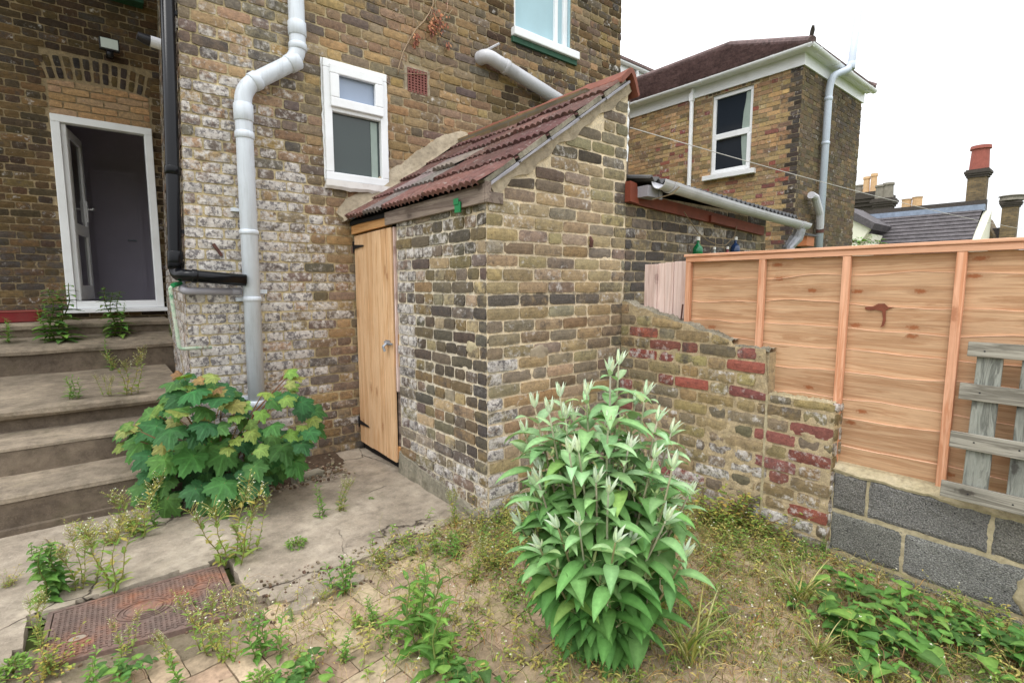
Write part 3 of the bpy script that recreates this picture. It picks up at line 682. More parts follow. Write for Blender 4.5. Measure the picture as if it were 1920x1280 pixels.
slab('tread', [(3.836,.205),(3.842,.228),(3.86,.234),(4.286,.236),(4.286,.205)], XA, XB+.004, M['step'], seed=1)
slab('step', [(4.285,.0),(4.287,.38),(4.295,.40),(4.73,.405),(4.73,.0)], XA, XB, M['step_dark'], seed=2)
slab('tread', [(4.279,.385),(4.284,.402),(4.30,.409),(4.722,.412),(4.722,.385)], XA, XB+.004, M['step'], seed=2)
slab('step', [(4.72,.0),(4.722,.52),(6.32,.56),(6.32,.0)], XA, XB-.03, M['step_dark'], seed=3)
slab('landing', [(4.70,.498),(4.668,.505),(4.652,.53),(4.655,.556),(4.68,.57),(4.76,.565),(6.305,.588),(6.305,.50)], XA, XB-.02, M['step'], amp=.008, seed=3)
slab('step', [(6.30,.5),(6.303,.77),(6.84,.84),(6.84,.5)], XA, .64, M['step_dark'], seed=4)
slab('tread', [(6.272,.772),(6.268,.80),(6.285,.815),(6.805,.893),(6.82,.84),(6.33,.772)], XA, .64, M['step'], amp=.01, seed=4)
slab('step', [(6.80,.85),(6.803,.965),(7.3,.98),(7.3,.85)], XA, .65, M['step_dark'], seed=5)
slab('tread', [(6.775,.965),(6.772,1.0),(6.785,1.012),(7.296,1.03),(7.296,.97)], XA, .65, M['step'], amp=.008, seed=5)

# ================================================================== OUTHOUSE
oh = thing('brick_outhouse', (1.7, 2.3, 0), 'narrow lean-to brick outhouse with a red tiled slope and pine plank door', 'outhouse')
XS, YS = 1.694, 2.293
def wf_shed(u, z):
    a = .03
    if u < .2+.9: a = .24
    if .75 < u < 1.0: a = .42
    if z < .35: a = .3
    s = .32
    if .9 < z < 1.35: s = .42
    if z < .9: s = .36
    if u > 1.75 and .3 < z < 1.4: s = .75
    if z > 1.6: a = .25
    return a, s-.16
mb = MB()   # front wall: u from the house (0) toward the corner
brickwall(mb, (XS, 4.12, 0), (0,-1,0), (-1,0,0), 4.12-YS, -.04, 1.835, 'shed', (196,187,170), 'english', holes=[(0, .765, -.1, 1.90)], wf=wf_shed, q=2, seed=11,
          palf=lambda u, z: 'shed' if random.random() < .85 else 'gable', cell=.026, thick=.19, joint=.0125, mnoise=.006)
mb.build('wall', M['brick'], oh)
top_g = lambda u: min(1.905+.70*u*1.0, 2.745) if u < 1.19 else 2.745
def gtop(u): return 1.93+u*.735-.05
def wf_gable(u, z):
    a = .04; s = .2
    if 1.28 < z < 1.36 and u < 1.0: s = .85
    if u < .12 and z < .95: a = .55
    if u > 1.05 and z < 1.9: s = .5
    if z < .25: s = .5  # dark foot painted in for the shade where wall meets ground
    return a, s-.1
def pal_g(u, z):
    r = random.random()
    if z > 1.9: return 'gable' if r < .6 else 'shed'
    return 'gable' if r < .93 else 'main'
mb = MB()
brickwall(mb, (XS, YS, 0), (1,0,0), (0,-1,0), 2.885-XS, -.04, 2.80, 'gable', (206,191,166), 'stretcher', top=gtop, wf=wf_gable, palf=pal_g, q=2, seed=14, cell=.024,
          thick=.19, joint=.0125, mnoise=.0042, proud=.0075, coref=[(0,-.04),(1.19,-.04),(1.19,2.74),(0,1.87)])
# rubbed-on patch of mortar
mb.build('wall', M['brick'], oh)
mb = MB(); mb.box(2.69, 2.885, 2.50, 4.1, -.04, 2.72); mb.build('wall', M['far_brick'], oh)
def patch(name, c, ax, r, mat, par, seed, out=.012, n=20):
    """ragged smear of cement: c centre, ax=(U, N), r radii"""
    U, Nn = VO(ax[0]), VO(ax[1]); V = []; F = []; rings = 5
    V.append(tuple(VO(c)+Nn*out))
    for k in range(1, rings+1):
        for i in range(n):
            a = 2*math.pi*i/n; q = k/rings; rr = (1+.45*N3(math.cos(a)*1.7, math.sin(a)*1.7, seed)+.25*N3(math.cos(a)*5, math.sin(a)*5, seed))*q
            p = VO(c)+U*(r[0]*rr*math.cos(a))+VO((0,0,1))*(r[1]*rr*math.sin(a))+Nn*(out*(1-q**3)+.003*N3(a*3, k, seed)-(.012 if k == rings else 0)); V.append(tuple(p))
    for i in range(n): F.append((0, 1+i, 1+(i+1) % n))
    for k in range(rings-1):
        for i in range(n): a = 1+k*n+i; b = 1+k*n+(i+1) % n; F.append((a, a+n, b+n, b))
    mb = MB(); mb.put(V, F); return mb.build(name, mat, par, smooth=True)
patch('cement_patch', (2.09, YS, .98), ((1,0,0), (0,-1,0)), (.10, .06), M['render'], oh, 3, .010)
patch('cement_patch', (XS, 2.44, 1.03), ((0,-1,0), (-1,0,0)), (.07, .045), M['cope'], oh, 5, .012)
# gable foot and plinth
mb = MB(); V = []; F = []; n = 34
for i in range(n+1):
    y = 3.36-(3.36-2.27)*i/n; h = .17-.13*i/n+.03*N3(y*6, 0, 1)
    for (dx, z) in ((-.03-.012*N3(y*7, 1, 2), -.05), (-.026-.01*N3(y*9, 1, 5), h*.6), (-.018, h), (.01, h+.012)): V.append((XS+dx, y, z))
for i in range(n):
    for j in range(3): a = i*4+j; F.append((a, a+4, a+5, a+1))
mb.put(V, F); mb.build('plinth', M['plinth'], oh)
# verge: stepped cement and slate strips following the slope
rise = (2.775-1.945)/(2.86-1.66); sl = VO((1, 0, rise)).normalized(); nrm = VO((-rise, 0, 1)).normalized()
def verge_strip(y0, y1, off0, off1, mat, name, a0, a1, seed, wob=.012, n=26):
    mb = MB(); V = []; F = []
    for i in range(n+1):
        s = a0+(a1-a0)*i/n; b = VO((1.655, 0, 1.925))+sl*s
        lo = b+nrm*(off0+wob*N3(s*7, seed, 0)); hi = b+nrm*off1
        for (p, y) in ((lo, y0), (hi, y0+.004*N3(s*9, 1, seed)), (hi, y1), (lo, y1)): V.append((p.x, y, p.z))
    for i in range(n):
        for j in range(4): a = i*4+j; b_ = i*4+(j+1) % 4; F.append((a, b_, b_+4, a+4))
    F += [(3,2,1,0), (n*4, n*4+1, n*4+2, n*4+3)]
    mb.put(V, F); return mb.build(name, mat, oh)
verge_strip(YS-.014, YS+.15, -.09, -.028, M['render'], 'verge_mortar', .05, 1.46, 2, .05, 60)
for i in range(5): verge_strip(YS-.045, YS+.10, -.026+.004*(i % 2), -.012, M['waste'], 'undercloak_strip', .0+.29*i, .275+.29*i, i, .003, 8)
for i in range(5): verge_strip(YS-.03, YS+.05, -.009, .018+.003*(i%2), M['plinth'], 'verge_mortar', .02+.287*i, .27+.287*i, i+7, .004, 8)
# tiles
def tiles():
    mb = MB(); S = 1.50; rows = 5; ex = S/rows; per = .058; Y0, Y1 = YS-.03, 4.10
    rnd = random.Random(5)
    for r in range(rows):
        s0 = r*ex-.035; s1 = s0+ex+.06; y = Y0; nt_ = 0
        while y < Y1-.02:
            wv = 5; wd = per*wv; y2 = min(y+wd, Y1); tl = rnd.uniform(-.005, .007); sh_ = rnd.uniform(-.012, .012); lf = rnd.uniform(0, .008)
            sunk = -.03*math.exp(-((y-3.2)/.5)**2)*(r/rows)   # sagging roof
            if r == 2 and 2.95 < y < 3.15: sh_ -= .06; lf += .02
            base = s2l((94, 67, 61)); 
            if r == 0 or rnd.random() < .16: base = s2l((108, 77, 70))
            if (r in (1, 2) and 2.95 < y < 3.6) or (r == 0 and 3.3 < y < 3.5): base = s2l((118, 108, 102))
            c = jit(base, .14, .05); n = 8*wv; V = []; F = []; m = 6
            for i in range(n+1):
                yy = y+(y2-y)*i/n; ph = (yy-Y0)/per*2*math.pi; wz = .0085*abs(math.sin(ph/2))**.8*2-.008
                for j in range(m):
                    t = j/(m-1); s = s0+sh_+(s1-s0)*t; h = .012+wz+.022*(1-t)+tl*(yy-y)/wd+lf*(1-t)+sunk+.002*N3(yy*30, s*20, r)
                    if j == 0: s += .006*N3(yy*40, r, 3)
                    b = VO((1.655-.0, yy, 1.925))+VO((sl.x, 0, sl.z))*s+nrm*h; V.append(tuple(b))
            top = len(V)
            for i in range(n+1): p = VO(V[i*m])-nrm*.026; V.append(tuple(p))
            for i in range(n):
                for j in range(m-1): a = i*m+j; F.append((a, a+1, a+m+1, a+m))
                F.append((top+i, i*m, (i+1)*m, top+i+1))
            mb.put(V, [f[::-1] for f in F], c); y = y2
    return mb.build('roof_tiles', M['tile'], oh)
tiles()
mb = MB(); mb.prism([(1.66, 4.1, 1.90), (2.87, 4.1, 2.735), (2.87, 2.30, 2.735), (1.66, 2.30, 1.90)], (0, 0, -.03)); mb.build('roof_deck', M['dark'], oh)
# ridge
rid = MB(); V = []; F = []; n = 30
for i in range(n+1):
    y = YS-.045+(4.12-YS+.045)*i/n; st_ = .006 if (i % 6 == 0) else 0
    for (x, z) in ((2.755, 2.70+st_), (2.765, 2.735+st_), (2.845, 2.808+st_), (2.872, 2.812+st_), (2.905, 2.78+st_), (2.955, 2.66+st_), (2.94, 2.65), (2.885, 2.76), (2.86, 2.785), (2.77, 2.70)): V.append((x, y, z+.003*N3(y*4, x, 1)))
for i in range(n):
    for j in range(10): a = i*10+j; b = i*10+(j+1) % 10; F.append((a, b, b+10, a+10))
F += [tuple(range(10))[::-1], tuple(n*10+j for j in range(10))]
rid.put(V, [f[::-1] for f in F]); rid.build('ridge_tiles', M['terracotta'], oh)
# fillet against the house
mb = MB(); V = []; F = []; n = 60; A = VO((1.60, 4.12, 1.925)); B = VO((2.80, 4.12, 2.80))
for i in range(n+1):
    t_ = i/n; p = A.lerp(B, t_); wq = .085+.02*N3(t_*9, 0, 3)+.012*N3(t_*30, 2, 3)
    if t_ < .06: wq *= .5+8*t_
    wq *= min(1, (1-t_)*5+.12)
    V += [(p.x, 4.075-.012*N3(t_*14, 1, 1), p.z-.005), (p.x-.03, 4.096, p.z+wq*.55), (p.x-.045, 4.112, p.z+wq), (p.x-.045, 4.13, p.z+wq+.008), (p.x, 4.13, p.z-.03), (p.x, 4.06, p.z-.03)]
for i in range(n):
    for j in range(6): a = i*6+j; b = i*6+(j+1) % 6; F.append((a, b, b+6, a+6))
F += [(5,4,3,2,1,0), tuple(n*6+j for j in range(6))]
mb.put(V, F); mb.build('flashing_fillet', M['render'], oh)
mb = MB(); mb.obox((1.64, 4.0, 1.905), (.26, .03, .19), (0, .07, .02), (-.004, 0, .006)); mb.build('flashing_strip', M['lead'], oh)
# eaves timber
mb = MB(); mb.prism([(1.655, YS-.035, 1.83), (1.655, 3.46, 1.815), (1.655, 3.46, 1.905), (1.655, YS-.035, 1.93)], (.028, 0, 0)); fa = mb.build('fascia_board', M['grey_wood'], oh, bevel=.003)
mb = MB(); mb.box(1.656, 1.69, YS-.055, YS-.037, 1.83, 1.94); mb.build('fascia_end', M['grey_wood'], oh, bevel=.002)
mb = MB(); mb.box(1.70, 1.80, YS-.02, YS+.04, 1.835, 1.895); mb.build('wall_plate', M['grey_wood'], oh, bevel=.003)
mb = MB(); mb.prism([(1.668, 3.462, 1.815), (1.668, 4.10, 1.80), (1.668, 4.10, 1.865), (1.668, 3.462, 1.90)], (.05, 0, 0)); mb.build('lintel', M['lintel_wood'], oh, bevel=.003)
mb = MB(); mb.obox((1.64, 2.47, 1.80), (0, .055, .0), (0, 0, .06), (.012, 0, 0)); mb.obox((1.636, 2.48, 1.845), (0, .05, 0), (0, 0, .035), (.004, 0, 0)); gc = mb.build('gutter_clip', M['green_paint'], oh, bevel=.004)
# door: vertical boards, open gap at the right
dr = None
mb = MB(); yb0, yb1 = 3.445, 4.10; nb = 8
hA = VO((1.69, 4.10, 0)); hB = VO((1.668, 3.392, 0)); dd = (hB-hA); dl = dd.length; dd.normalize(); do = VO((dd.y, -dd.x, 0)); do = do if do.x < 0 else -do
for i in range(nb):
    a = dl*i/nb+.0032; b = dl*(i+1)/nb-.0032; zb_ = .075+.035*(1-i/nb)*0+random.uniform(-.003, .003); zt_ = 1.79-.004*0
    mb.obox(hA+dd*a+VO((0,0,zb_+.01*i/nb)), dd*(b-a), (0,0,zt_-zb_), -do*.018)
dr = mb.build('door', M['door_wood'], oh, bevel=.003); dr['_o'] = oh['_o']
mb = MB(); mb.obox(hA+dd*(dl-.035)-do*.02+VO((0,0,.10)), dd*.055, (0,0,.1), -do*.03); mb.build('batten', M['lintel_wood'], dr, bevel=.003); mb = MB(); mb.obox(hA+dd*(dl-.02)-do*.022+VO((0,0,.80)), dd*.05, (0,0,.24), -do*.03); mb.build('batten', M['lintel_wood'], dr, bevel=.003)
for zz, dz in ((1.70, .0), (.245, -.0)):
    mb = MB(); p = hA+do*.004+VO((0,0,zz)); mb.obox(p+VO((0,.012,-.045)), (0,-.02,0), (0,0,.09), do*.006)
    q = [p+dd*.0+VO((0,0,-.018)), p+dd*.20+VO((0,0,-.006)), p+dd*.215, p+dd*.20+VO((0,0,.006)), p+VO((0,0,.018))]; mb.prism(q, do*.005); mb.build('hinge', M['black_iron'], dr)
mb = MB(); p = hA+dd*(dl-.12)+do*.003+VO((0,0,.955)); mb.obox(p, dd*.07, (0,0,.035), do*.006); mb.tube([p+dd*.0+VO((0,0,.02))+do*.012, p+dd*.12+VO((0,0,.014))+do*.012], .008, 8); mb.tube([p+dd*.035+do*.006+VO((0,0,.02)), p+dd*.035+do*.04+VO((0,0,-.01)), p+dd*.04+do*.03+VO((0,0,-.045))], .011, 8)
mb.build('latch', M['galv'], dr, smooth=False)
mb = MB(); mb.box(1.70, 1.74, 3.352, 3.382, .02, 1.80); mb.build('door_frame', M['grey_wood'], oh, bevel=.003)
mb = MB(); mb.box(1.676, 1.70, 3.362, 3.378, .62, 1.80); mb.build('door_frame', M['pale_wood'], oh, bevel=.003)
mb = MB(); mb.box(1.70, 1.75, 3.383, 3.412, .03, 1.79); mb.build('door_stop', M['grey_wood'], oh)
mb = MB(); mb.box(1.72, 1.75, 3.38, 4.11, .0, 1.83); mb.build('door_void', M['dark'], oh)
mb = MB(); mb.tube([(2.525, 2.292, 1.70), (2.525, 2.272, 1.675), (2.527, 2.28, 1.635)], .012, 6); mb.build('iron_stub', M['rust'], oh)
mb = MB(); mb.box(2.895, 2.96, 2.335, 2.36, 2.16, 2.66); mb.build('end_board', M['brown_wood'], oh)
mb = MB(); mb.tube([(2.89, 2.30, 2.62-.03*i+.0*i) if i % 2 else (2.892, 2.295, 2.62-.03*i) for i in range(14)], [.006+.004*(i % 3) for i in range(14)], 6); mb.build('sealant', M['upvc'], oh)

# ================================================================== NEIGHBOUR LEAN-TO
nl = thing('lean_to_outhouse', (4.0, 2.3, 0), 'low brick outhouse behind the fence with a dark corrugated roof and red-brown fascia', 'outhouse')
mb = MB(); brickwall(mb, (2.887, YS, 0), (1,0,0), (0,-1,0), 4.98-2.887, -.04, 2.03, 'gable', (176,160,136), 'flemish', wf=lambda u, z: (.18 if u > .5 else .1, .5 if z > 1.6 or u < .25 else .25), q=1, seed=21, palf=lambda u, z: 'shed' if random.random() < .6 else 'gable', cell=.045, thick=.2)
mb.build('wall', M['brick'], nl)
mb = MB(); mb.box(4.8, 4.978, 2.52, 4.1, -.04, 1.95); mb.build('wall', M['far_brick'], nl)
mb = MB(); mb.prism([(2.97, 2.255, 1.945), (4.86, 2.255, 1.85), (4.86, 2.255, 1.93), (2.97, 2.255, 2.03)], (0, .03, 0)); mb.build('fascia_board', M['red_wood'], nl)
mb = MB(); mb.prism([(3.9, 2.235, 1.90), (4.33, 2.235, 1.877), (4.33, 2.235, 1.93), (3.9, 2.235, 1.95)], (0, .018, 0)); mb.build('fascia_board', M['red_wood'], nl)
mb = MB(); mb.prism([(2.86, 2.235, 1.955), (2.96, 2.235, 1.945), (2.93, 2.235, 2.08), (2.86, 2.235, 2.09)], (0, .045, 0)); mb.build('fascia_end', M['red_wood'], nl)
mb = MB(); mb.box(2.94, 3.09, 2.15, 2.24, 1.985, 2.06); mb.box(3.055, 3.092, 2.14, 2.149, 1.975, 2.03); mb.build('rafter_end', M['waste'], nl, bevel=.003)
V = []; F = []; n = 240; L0, L1 = 2.93, 5.25
for i in range(n+1):
    x = L0+(L1-L0)*i/n; h = .014*math.sin((x-L0)/.076*2*math.pi)-.030*(x-L0)+.034
    for (y, z) in ((2.13, 2.075), (4.12, 2.40), (4.12, 2.388), (2.13, 2.063)): V.append((x, y, z+h))
for i in range(n):
    for j in range(4): a = i*4+j; b = i*4+(j+1) % 4; F.append((a, b, b+4, a+4))
F += [(3,2,1,0), (n*4, n*4+1, n*4+2, n*4+3)]
mb = MB(); mb.put(V, F); mb.build('roof_sheet', M['corr'], nl)
def gutter(name, p0, p1, r, mat, par, n=10, segs=16, sock=()):
    p0, p1 = VO(p0), VO(p1); d = (p1-p0).normalized(); sd = d.cross(VO((0,0,1))).normalized(); up = VO((0,0,1)); V = []; F = []
    for i in range(segs+1):
        c = p0.lerp(p1, i/segs)+VO((0,0,-.012*math.sin(math.pi*i/segs)))
        k = 1.0
        for (rr, rev) in ((r, 1), (r-.004, -1)):
            for j in range(n+1):
                a = math.pi*(j/n if rev > 0 else 1-j/n); V.append(tuple(c-sd*math.cos(a)*rr-up*math.sin(a)*rr))
    m = 2*(n+1)
    for i in range(segs):
        for j in range(m): a = i*m+j; b = i*m+(j+1) % m; F.append((a, b, b+m, a+m))
    F += [tuple(range(m))[::-1], tuple(segs*m+j for j in range(m))]
    mb = MB(); mb.put(V, F); g = mb.build(name, mat, par, smooth=False)
    for s in sock:
        c = p0.lerp(p1, s); V = []; F = []
        for dd_ in (-.03, .03):
            for (rr, rev) in ((r+.008, 1), (r+.001, -1)):
                for j in range(n+1): a = math.pi*(j/n if rev > 0 else 1-j/n); V.append(tuple(c+d*dd_-sd*math.cos(a)*rr-up*math.sin(a)*rr+VO((0,0,-.012*math.sin(math.pi*s)))))
        for j in range(m): a = j; b = (j+1) % m; F.append((a, b, b+m, a+m))
        F += [tuple(range(m))[::-1], tuple(m+j for j in range(m))]
        mb = MB(); mb.put(V, F); mb.build('gutter_joint', mat, par)
    return g
gut = gutter('gutter', (2.97, 2.09, 2.085), (5.36, 2.09, 1.975), .056, M['gutter'], nl, sock=(.06, .93))
mb = MB(); mb.tube([(5.24, 2.09, 1.93), (5.24, 2.12, 1.84), (5.18, 2.16, 1.75), (5.18, 2.2, 1.0)], [.05, .058, .05, .055], 12); mb.build('downpipe', M['silver'], nl)
mb = MB(); mb.tube([(3.12, 2.03, 2.05), (3.07, 2.05, 2.0), (3.0, 2.16, 1.97)], .004, 6); mb.build('gutter_tie', M['string'], nl)
# hanging bottles
def bottle(x, y, z, h, mat, label, tilt=0, group=None):
    b = thing('bottle', (x, y, z), label, 'bottle', group)
    pr_ = [(.0, .001), (.46, .0), (.5, .03), (.5, .38), (.42, .5), (.2, .66), (.15, .72), (.14, .93), (.17, .94), (.17, 1.0)]
    mb = MB(); mb.tube([VO((0,0,t_*h)) for (_, t_) in pr_], [max(.001, r_*h*.62) for (r_, _) in pr_], 16); mb.build('body', mat, b, local=True, smooth=True)
    mb = MB(); mb.tube([VO((0,0,h*.9)), VO((0,0,h*1.12))], h*.115, 10); mb.build('cap', M['cork'], b, local=True)
    b.rotation_euler = (0, tilt, .4); return b
bottle(3.66, 2.2, 1.622, .125, M['bottle_green'], 'green glass bottle hanging by string above the end of the fence')
bottle(4.235, 2.2, 1.66, .125, M['bottle_blue'], 'dark blue glass bottle tilted on its string above the fence', .25)
bottle(3.905, 2.2, 1.59, .095, M['bottle_clear'], 'clear bottle with only its white cap showing over the fence top')
bottle(4.11, 2.2, 1.60, .098, M['bottle_red'], 'small red bottle with a white cap hanging just over the fence top')
mb = MB(); pts = [(3.50, 2.23, 1.94), (3.66, 2.2, 1.79), (3.80, 2.2, 1.74), (3.95, 2.2, 1.715), (4.08, 2.2, 1.72), (4.22, 2.2, 1.80), (4.32, 2.24, 1.90)]
mb.tube(pts, .004, 6); tag(mb.build('bottle_string', M['string']), 'slack brown string under the red-brown fascia carrying the hanging bottles', 'string')
# washing line
mb = MB(); A, B = VO((2.9, 2.28, 2.45)), at(1920, 430, 0, 12.0)
C_ = at(1700, 385, 0, 9.0)
lp = []
for i in range(41):
    t_ = i/40; p = A.lerp(B, t_); p.z -= .22*4*t_*(1-t_)*.25; lp.append(p)
mb.tube(lp, .0032, 5); tag(mb.build('washing_line', M['line']), 'thin pale washing line running from the outhouse gable off to the right', 'washing line')

# ================================================================== GARDEN WALL, BLOCK WALL, FENCE
gw = thing('garden_wall', (2.9, 1.6, 0), 'old stepped brick garden wall with some red bricks, crumbling beside the buddleia', 'garden wall')
YG0 = 2.285; LG = YG0-.925
def gwt(u):
    y = YG0-u
    if y > 1.47: return 1.285-(2.29-y)*.27+.006*math.sin(y*40)
    if y > 1.262: return 1.04
    return .79
def pal_gw(u, z): return 'red' if random.random() < (.28 if u > .9 else .17) else 'garden'
def wf_gw(u, z):
    a = .10 if z > .45 else .27; return a+(.1 if u > 1.1 and z < .4 else 0), (.3 if z > .9 else .14)
mb = MB()
brickwall(mb, (2.862, YG0, 0), (0,-1,0), (-1,0,0), LG, -.05, 1.34, 'garden', (172,156,128), 'flemish', top=gwt, palf=pal_gw, wf=wf_gw, q=2, seed=31, cell=.022, proud=.006, mnoise=.011, joint=.014, thick=.085, core=False)
for pc_ in ([(0,-.05),(.815,-.05),(.815,1.04),(0,1.26)], [(.815,-.05),(1.018,-.05),(1.018,1.02),(.815,1.02)], [(1.018,-.05),(LG-.003,-.05),(LG-.003,.775),(1.018,.775)]):
    mb.prism([(2.877, YG0-u, z) for (u, z) in pc_], (.085, 0, 0), s2l((172,156,128)))
gwb = mb.build('brickwork', M['brick'], gw)
mb = MB()
brickwall(mb, (2.862, .925, 0), (1,0,0), (0,-1,0), .10, -.05, .79, 'garden', (190,172,140), 'english', wf=lambda u, z: (.3, .1), q=2, seed=33, cell=.022, thick=.05, core=False, mnoise=.008)
mb.build('brickwork', M['brick'], gw)
def rubble_top(path, wdt, name, par, mat, seed):
    mb = MB(); V = []; F = []; m = 9
    path = [tuple(path[i][j]+(path[i+1][j]-path[i][j])*k_/3 for j in range(3)) for i in range(len(path)-1) for k_ in range(3)]+[path[-1]]; n = len(path)-1
    for i, p in enumerate(path):
        for j in range(m):
            x = p[0]+wdt*j/(m-1); ed = j in (0, m-1)
            V.append((x+.008+.006*N3(i*.9, j, seed), p[1], p[2]+(-.014 if ed else .001)+.012*N3(i*.35, j*.8, seed)+.007*N3(i*1.1, j*2.3, seed+2)))
    for i in range(n):
        for j in range(m-1): a = i*m+j; F.append((a, a+1, a+m+1, a+m))
    mb.put(V, [f[::-1] for f in F]); return mb.build(name, mat, par)
pth = [(2.856, 2.285-.02*i, gwt(.02*i)+.004) for i in range(41)]; rubble_top(pth, .1, 'mortar_cap', gw, M['plinth'], 2)
pth = [(2.857, 1.465-.02*i, 1.042) for i in range(11)]; rubble_top(pth, .1, 'mortar_cap', gw, M['plinth'], 3)
pth = [(2.857, 1.26-.02*i, .793) for i in range(17)]; rubble_top(pth, .1, 'mortar_cap', gw, M['cope'], 4)
# straight joint smear between two builds
mb = MB(); V = []; F = []; n = 40
for i in range(n+1):
    z = .05+(.74)*i/n; wq = .009+.006*N3(z*14, 0, 2); V += [(2.861, 1.262+wq, z), (2.853, 1.262+wq*.5, z), (2.853, 1.262-wq*.5, z), (2.861, 1.262-wq, z)]
for i in range(n):
    for j in range(3): a = i*4+j; F.append((a, a+4, a+5, a+1))
mb.put(V, [f[::-1] for f in F]); mb.build('mortar_joint', M['cope'], gw)
mb = MB(); mb.tube([(2.93, 1.86, 1.17), (2.92, 1.845, 1.27)], .006, 6); tag(mb.build('iron_spike', M['rust']), 'thin rusty iron spike standing on the sloping brick wall top before the fence post', 'iron spike')

bw = thing('block_wall', (2.95, .2, 0), 'low wall of dark grey cinder blocks carrying the orange fence', 'block wall')
XB_ = 2.88
def blocks(mb, Y0, Y1, z0, z1, first, seed):
    y = Y0; rs = random.Random(seed); ln = first
    while y > Y1:
        y2 = y-ln; nu, nv = 22, 12; V = []; F = []; sd = rs.random()*50
        for j in range(nv):
            for i in range(nu):
                s = i/(nu-1); t_ = j/(nv-1); e = i in (0, nu-1) or j in (0, nv-1)
                yy = y-.007-(ln-.014)*s; zz = z0+.006+(z1-z0-.012)*t_
                if e: yy += .004*N3(yy*30, zz*30, sd); zz += .004*N3(yy*30, zz*30, sd+5)
                V.append((XB_-.004+(.006 if e else 0)-.003*N3(yy*40, zz*40, sd), yy, zz))
        for j in range(nv-1):
            for i in range(nu-1): k = j*nu+i; F.append((k, k+nu, k+1+nu, k+1))
        mb.put(V, [f[::-1] for f in F], jit(s2l((121, 119, 114)), .12, .03)); y = y2; ln = .45
mb = MB(); blocks(mb, .92, -1.6, .250, .447, .155, 2); blocks(mb, .92, -1.6, .03, .240, .31, 3); blocks(mb, .92, -1.6, -.18, .02, .09, 4); mb.build('blocks', M['block'], bw)
mb = MB(); V = []; F = []; n = 90; rows = [i*.02-.06 for i in range(27)]
for i in range(n+1):
    y = .92-2.5*i/n
    for z in rows: V.append((XB_+.003+.005*N3(y*20, z*20, 1), y, z))
m = len(rows)
for i in range(n):
    for j in range(m-1): a = i*m+j; F.append((a, a+1, a+m+1, a+m))
mb.put(V, F); mb.build('mortar', M['cope'], bw)
mb = MB(); mb.box(XB_+.008, XB_+.10, -1.6, .92, -.2, .46); mb.build('core', M['cope'], bw)
mb = MB(); V = []; F = []; n = 120    # uneven mortar bed on top
for i in range(n+1):
    y = .925-2.5*i/n; lo = .442+.014*N3(y*6, 0, 1)+.01*N3(y*22, 0, 2)-.014*max(0, min(1, (.7-y)*3))
    for (x, z) in ((XB_-.004, lo), (XB_-.008, lo+.012), (XB_+.004, .462+.006*N3(y*9, 1, 1)), (XB_+.04, .482), (XB_+.12, .484)): V.append((x, y, z))
for i in range(n):
    for j in range(4): a = i*5+j; F.append((a, a+5, a+6, a+1))
mb.put(V, F); mb.build('mortar_bed', M['cope'], bw)
patch('cement_patch', (XB_, .165, .31), ((0,-1,0), (-1,0,0)), (.06, .13), M['cope'], bw, 8, .014)
patch('cement_patch', (XB_, .19, .13), ((0,-1,0), (-1,0,0)), (.045, .09), M['cope'], bw, 12, .012)
mb = MB(); mb.box(XB_-.02, XB_+.01, .06, .2, .452, .475); mb.build('brick_piece', M['pot_red'], bw)

fe = thing('fence_panel', (2.97, .9, .48), 'new orange overlap timber fence standing on the grey block wall', 'fence')
XF = 2.955; nbd = 9; zt = 1.535; zb = .472; hh = (zt-zb)/nbd; YF0, YF1 = 1.83, -.95
for b in range(nbd):
    mb = MB(); V = []; F = []; n = 70; z1_ = zt-b*hh; z0_ = max(zb, zt-(b+1)*hh-.05); sd = b*7.3
    for i in range(n+1):
        y = YF0-(YF0-YF1)*i/n
        wv = .040*N3(y*1.3, sd, 0)+.012*N3(y*5, sd, 1)+.002*N3(y*25, sd, 2)+(.012 if b % 3 == 1 else -.006)
        if b == 0: wv = 0
        bow = .004*N3(y*2, sd, 5)
        V += [(XF+.008, y, z0_), (XF+.012, y, z0_), (XF+.0075+bow, y, z1_+wv), (XF-.003+bow, y, z1_+wv-.001)]
    for i in range(n):
        for j in range(4): a = i*4+j; c_ = i*4+(j+1) % 4; F.append((a, a+4, c_+4, c_))
    F += [(0,1,2,3), (n*4+3, n*4+2, n*4+1, n*4)]
    mb.put(V, [f[::-1] for f in F]); mb.build('board', M['fence_wood'], fe)
    if b:
        mb = MB(); V = []; F = []       # added strip: sky light on each overlapping board's top edge, painted pale
        for i in range(n+1):
            y = YF0-(YF0-YF1)*i/n; wv = .040*N3(y*1.3, sd, 0)+.012*N3(y*5, sd, 1)+.002*N3(y*25, sd, 2)+(.012 if b % 3 == 1 else -.006); q = .0013+.0018*N3(y*9, sd, 8)
            V += [(XF-.0045, y, z1_+wv-q), (XF-.0045, y, z1_+wv+.001), (XF+.006, y, z1_+wv+.001), (XF+.006, y, z1_+wv-q)]
        for i in range(n):
            for j in range(4): a = i*4+j; c_ = i*4+(j+1) % 4; F.append((a, c_, c_+4, a+4))
        mb.put(V, F); mb.build('board_edge', M['edge_wood'], fe)
for y in (1.358, .94, .502, .065, -.37, -.8):
    mb = MB(); mb.box(XF-.034, XF-.006, y-.0175, y+.0175, zb-.002, 1.535); mb.build('batten', M['batten_wood'], fe, bevel=.002)
mb = MB(); mb.box(XF-.034, XF-.006, 1.80, 1.835, zb, 1.535); mb.box(XF+.02, XF+.04, 1.80, 1.835, zb, 1.535); mb.build('end_batten', M['batten_wood'], fe, bevel=.002)
mb = MB(); mb.box(XF-.036, XF-.004, YF1, 1.835, 1.5355, 1.566); mb.build('rail', M['rail_wood'], fe, bevel=.002)
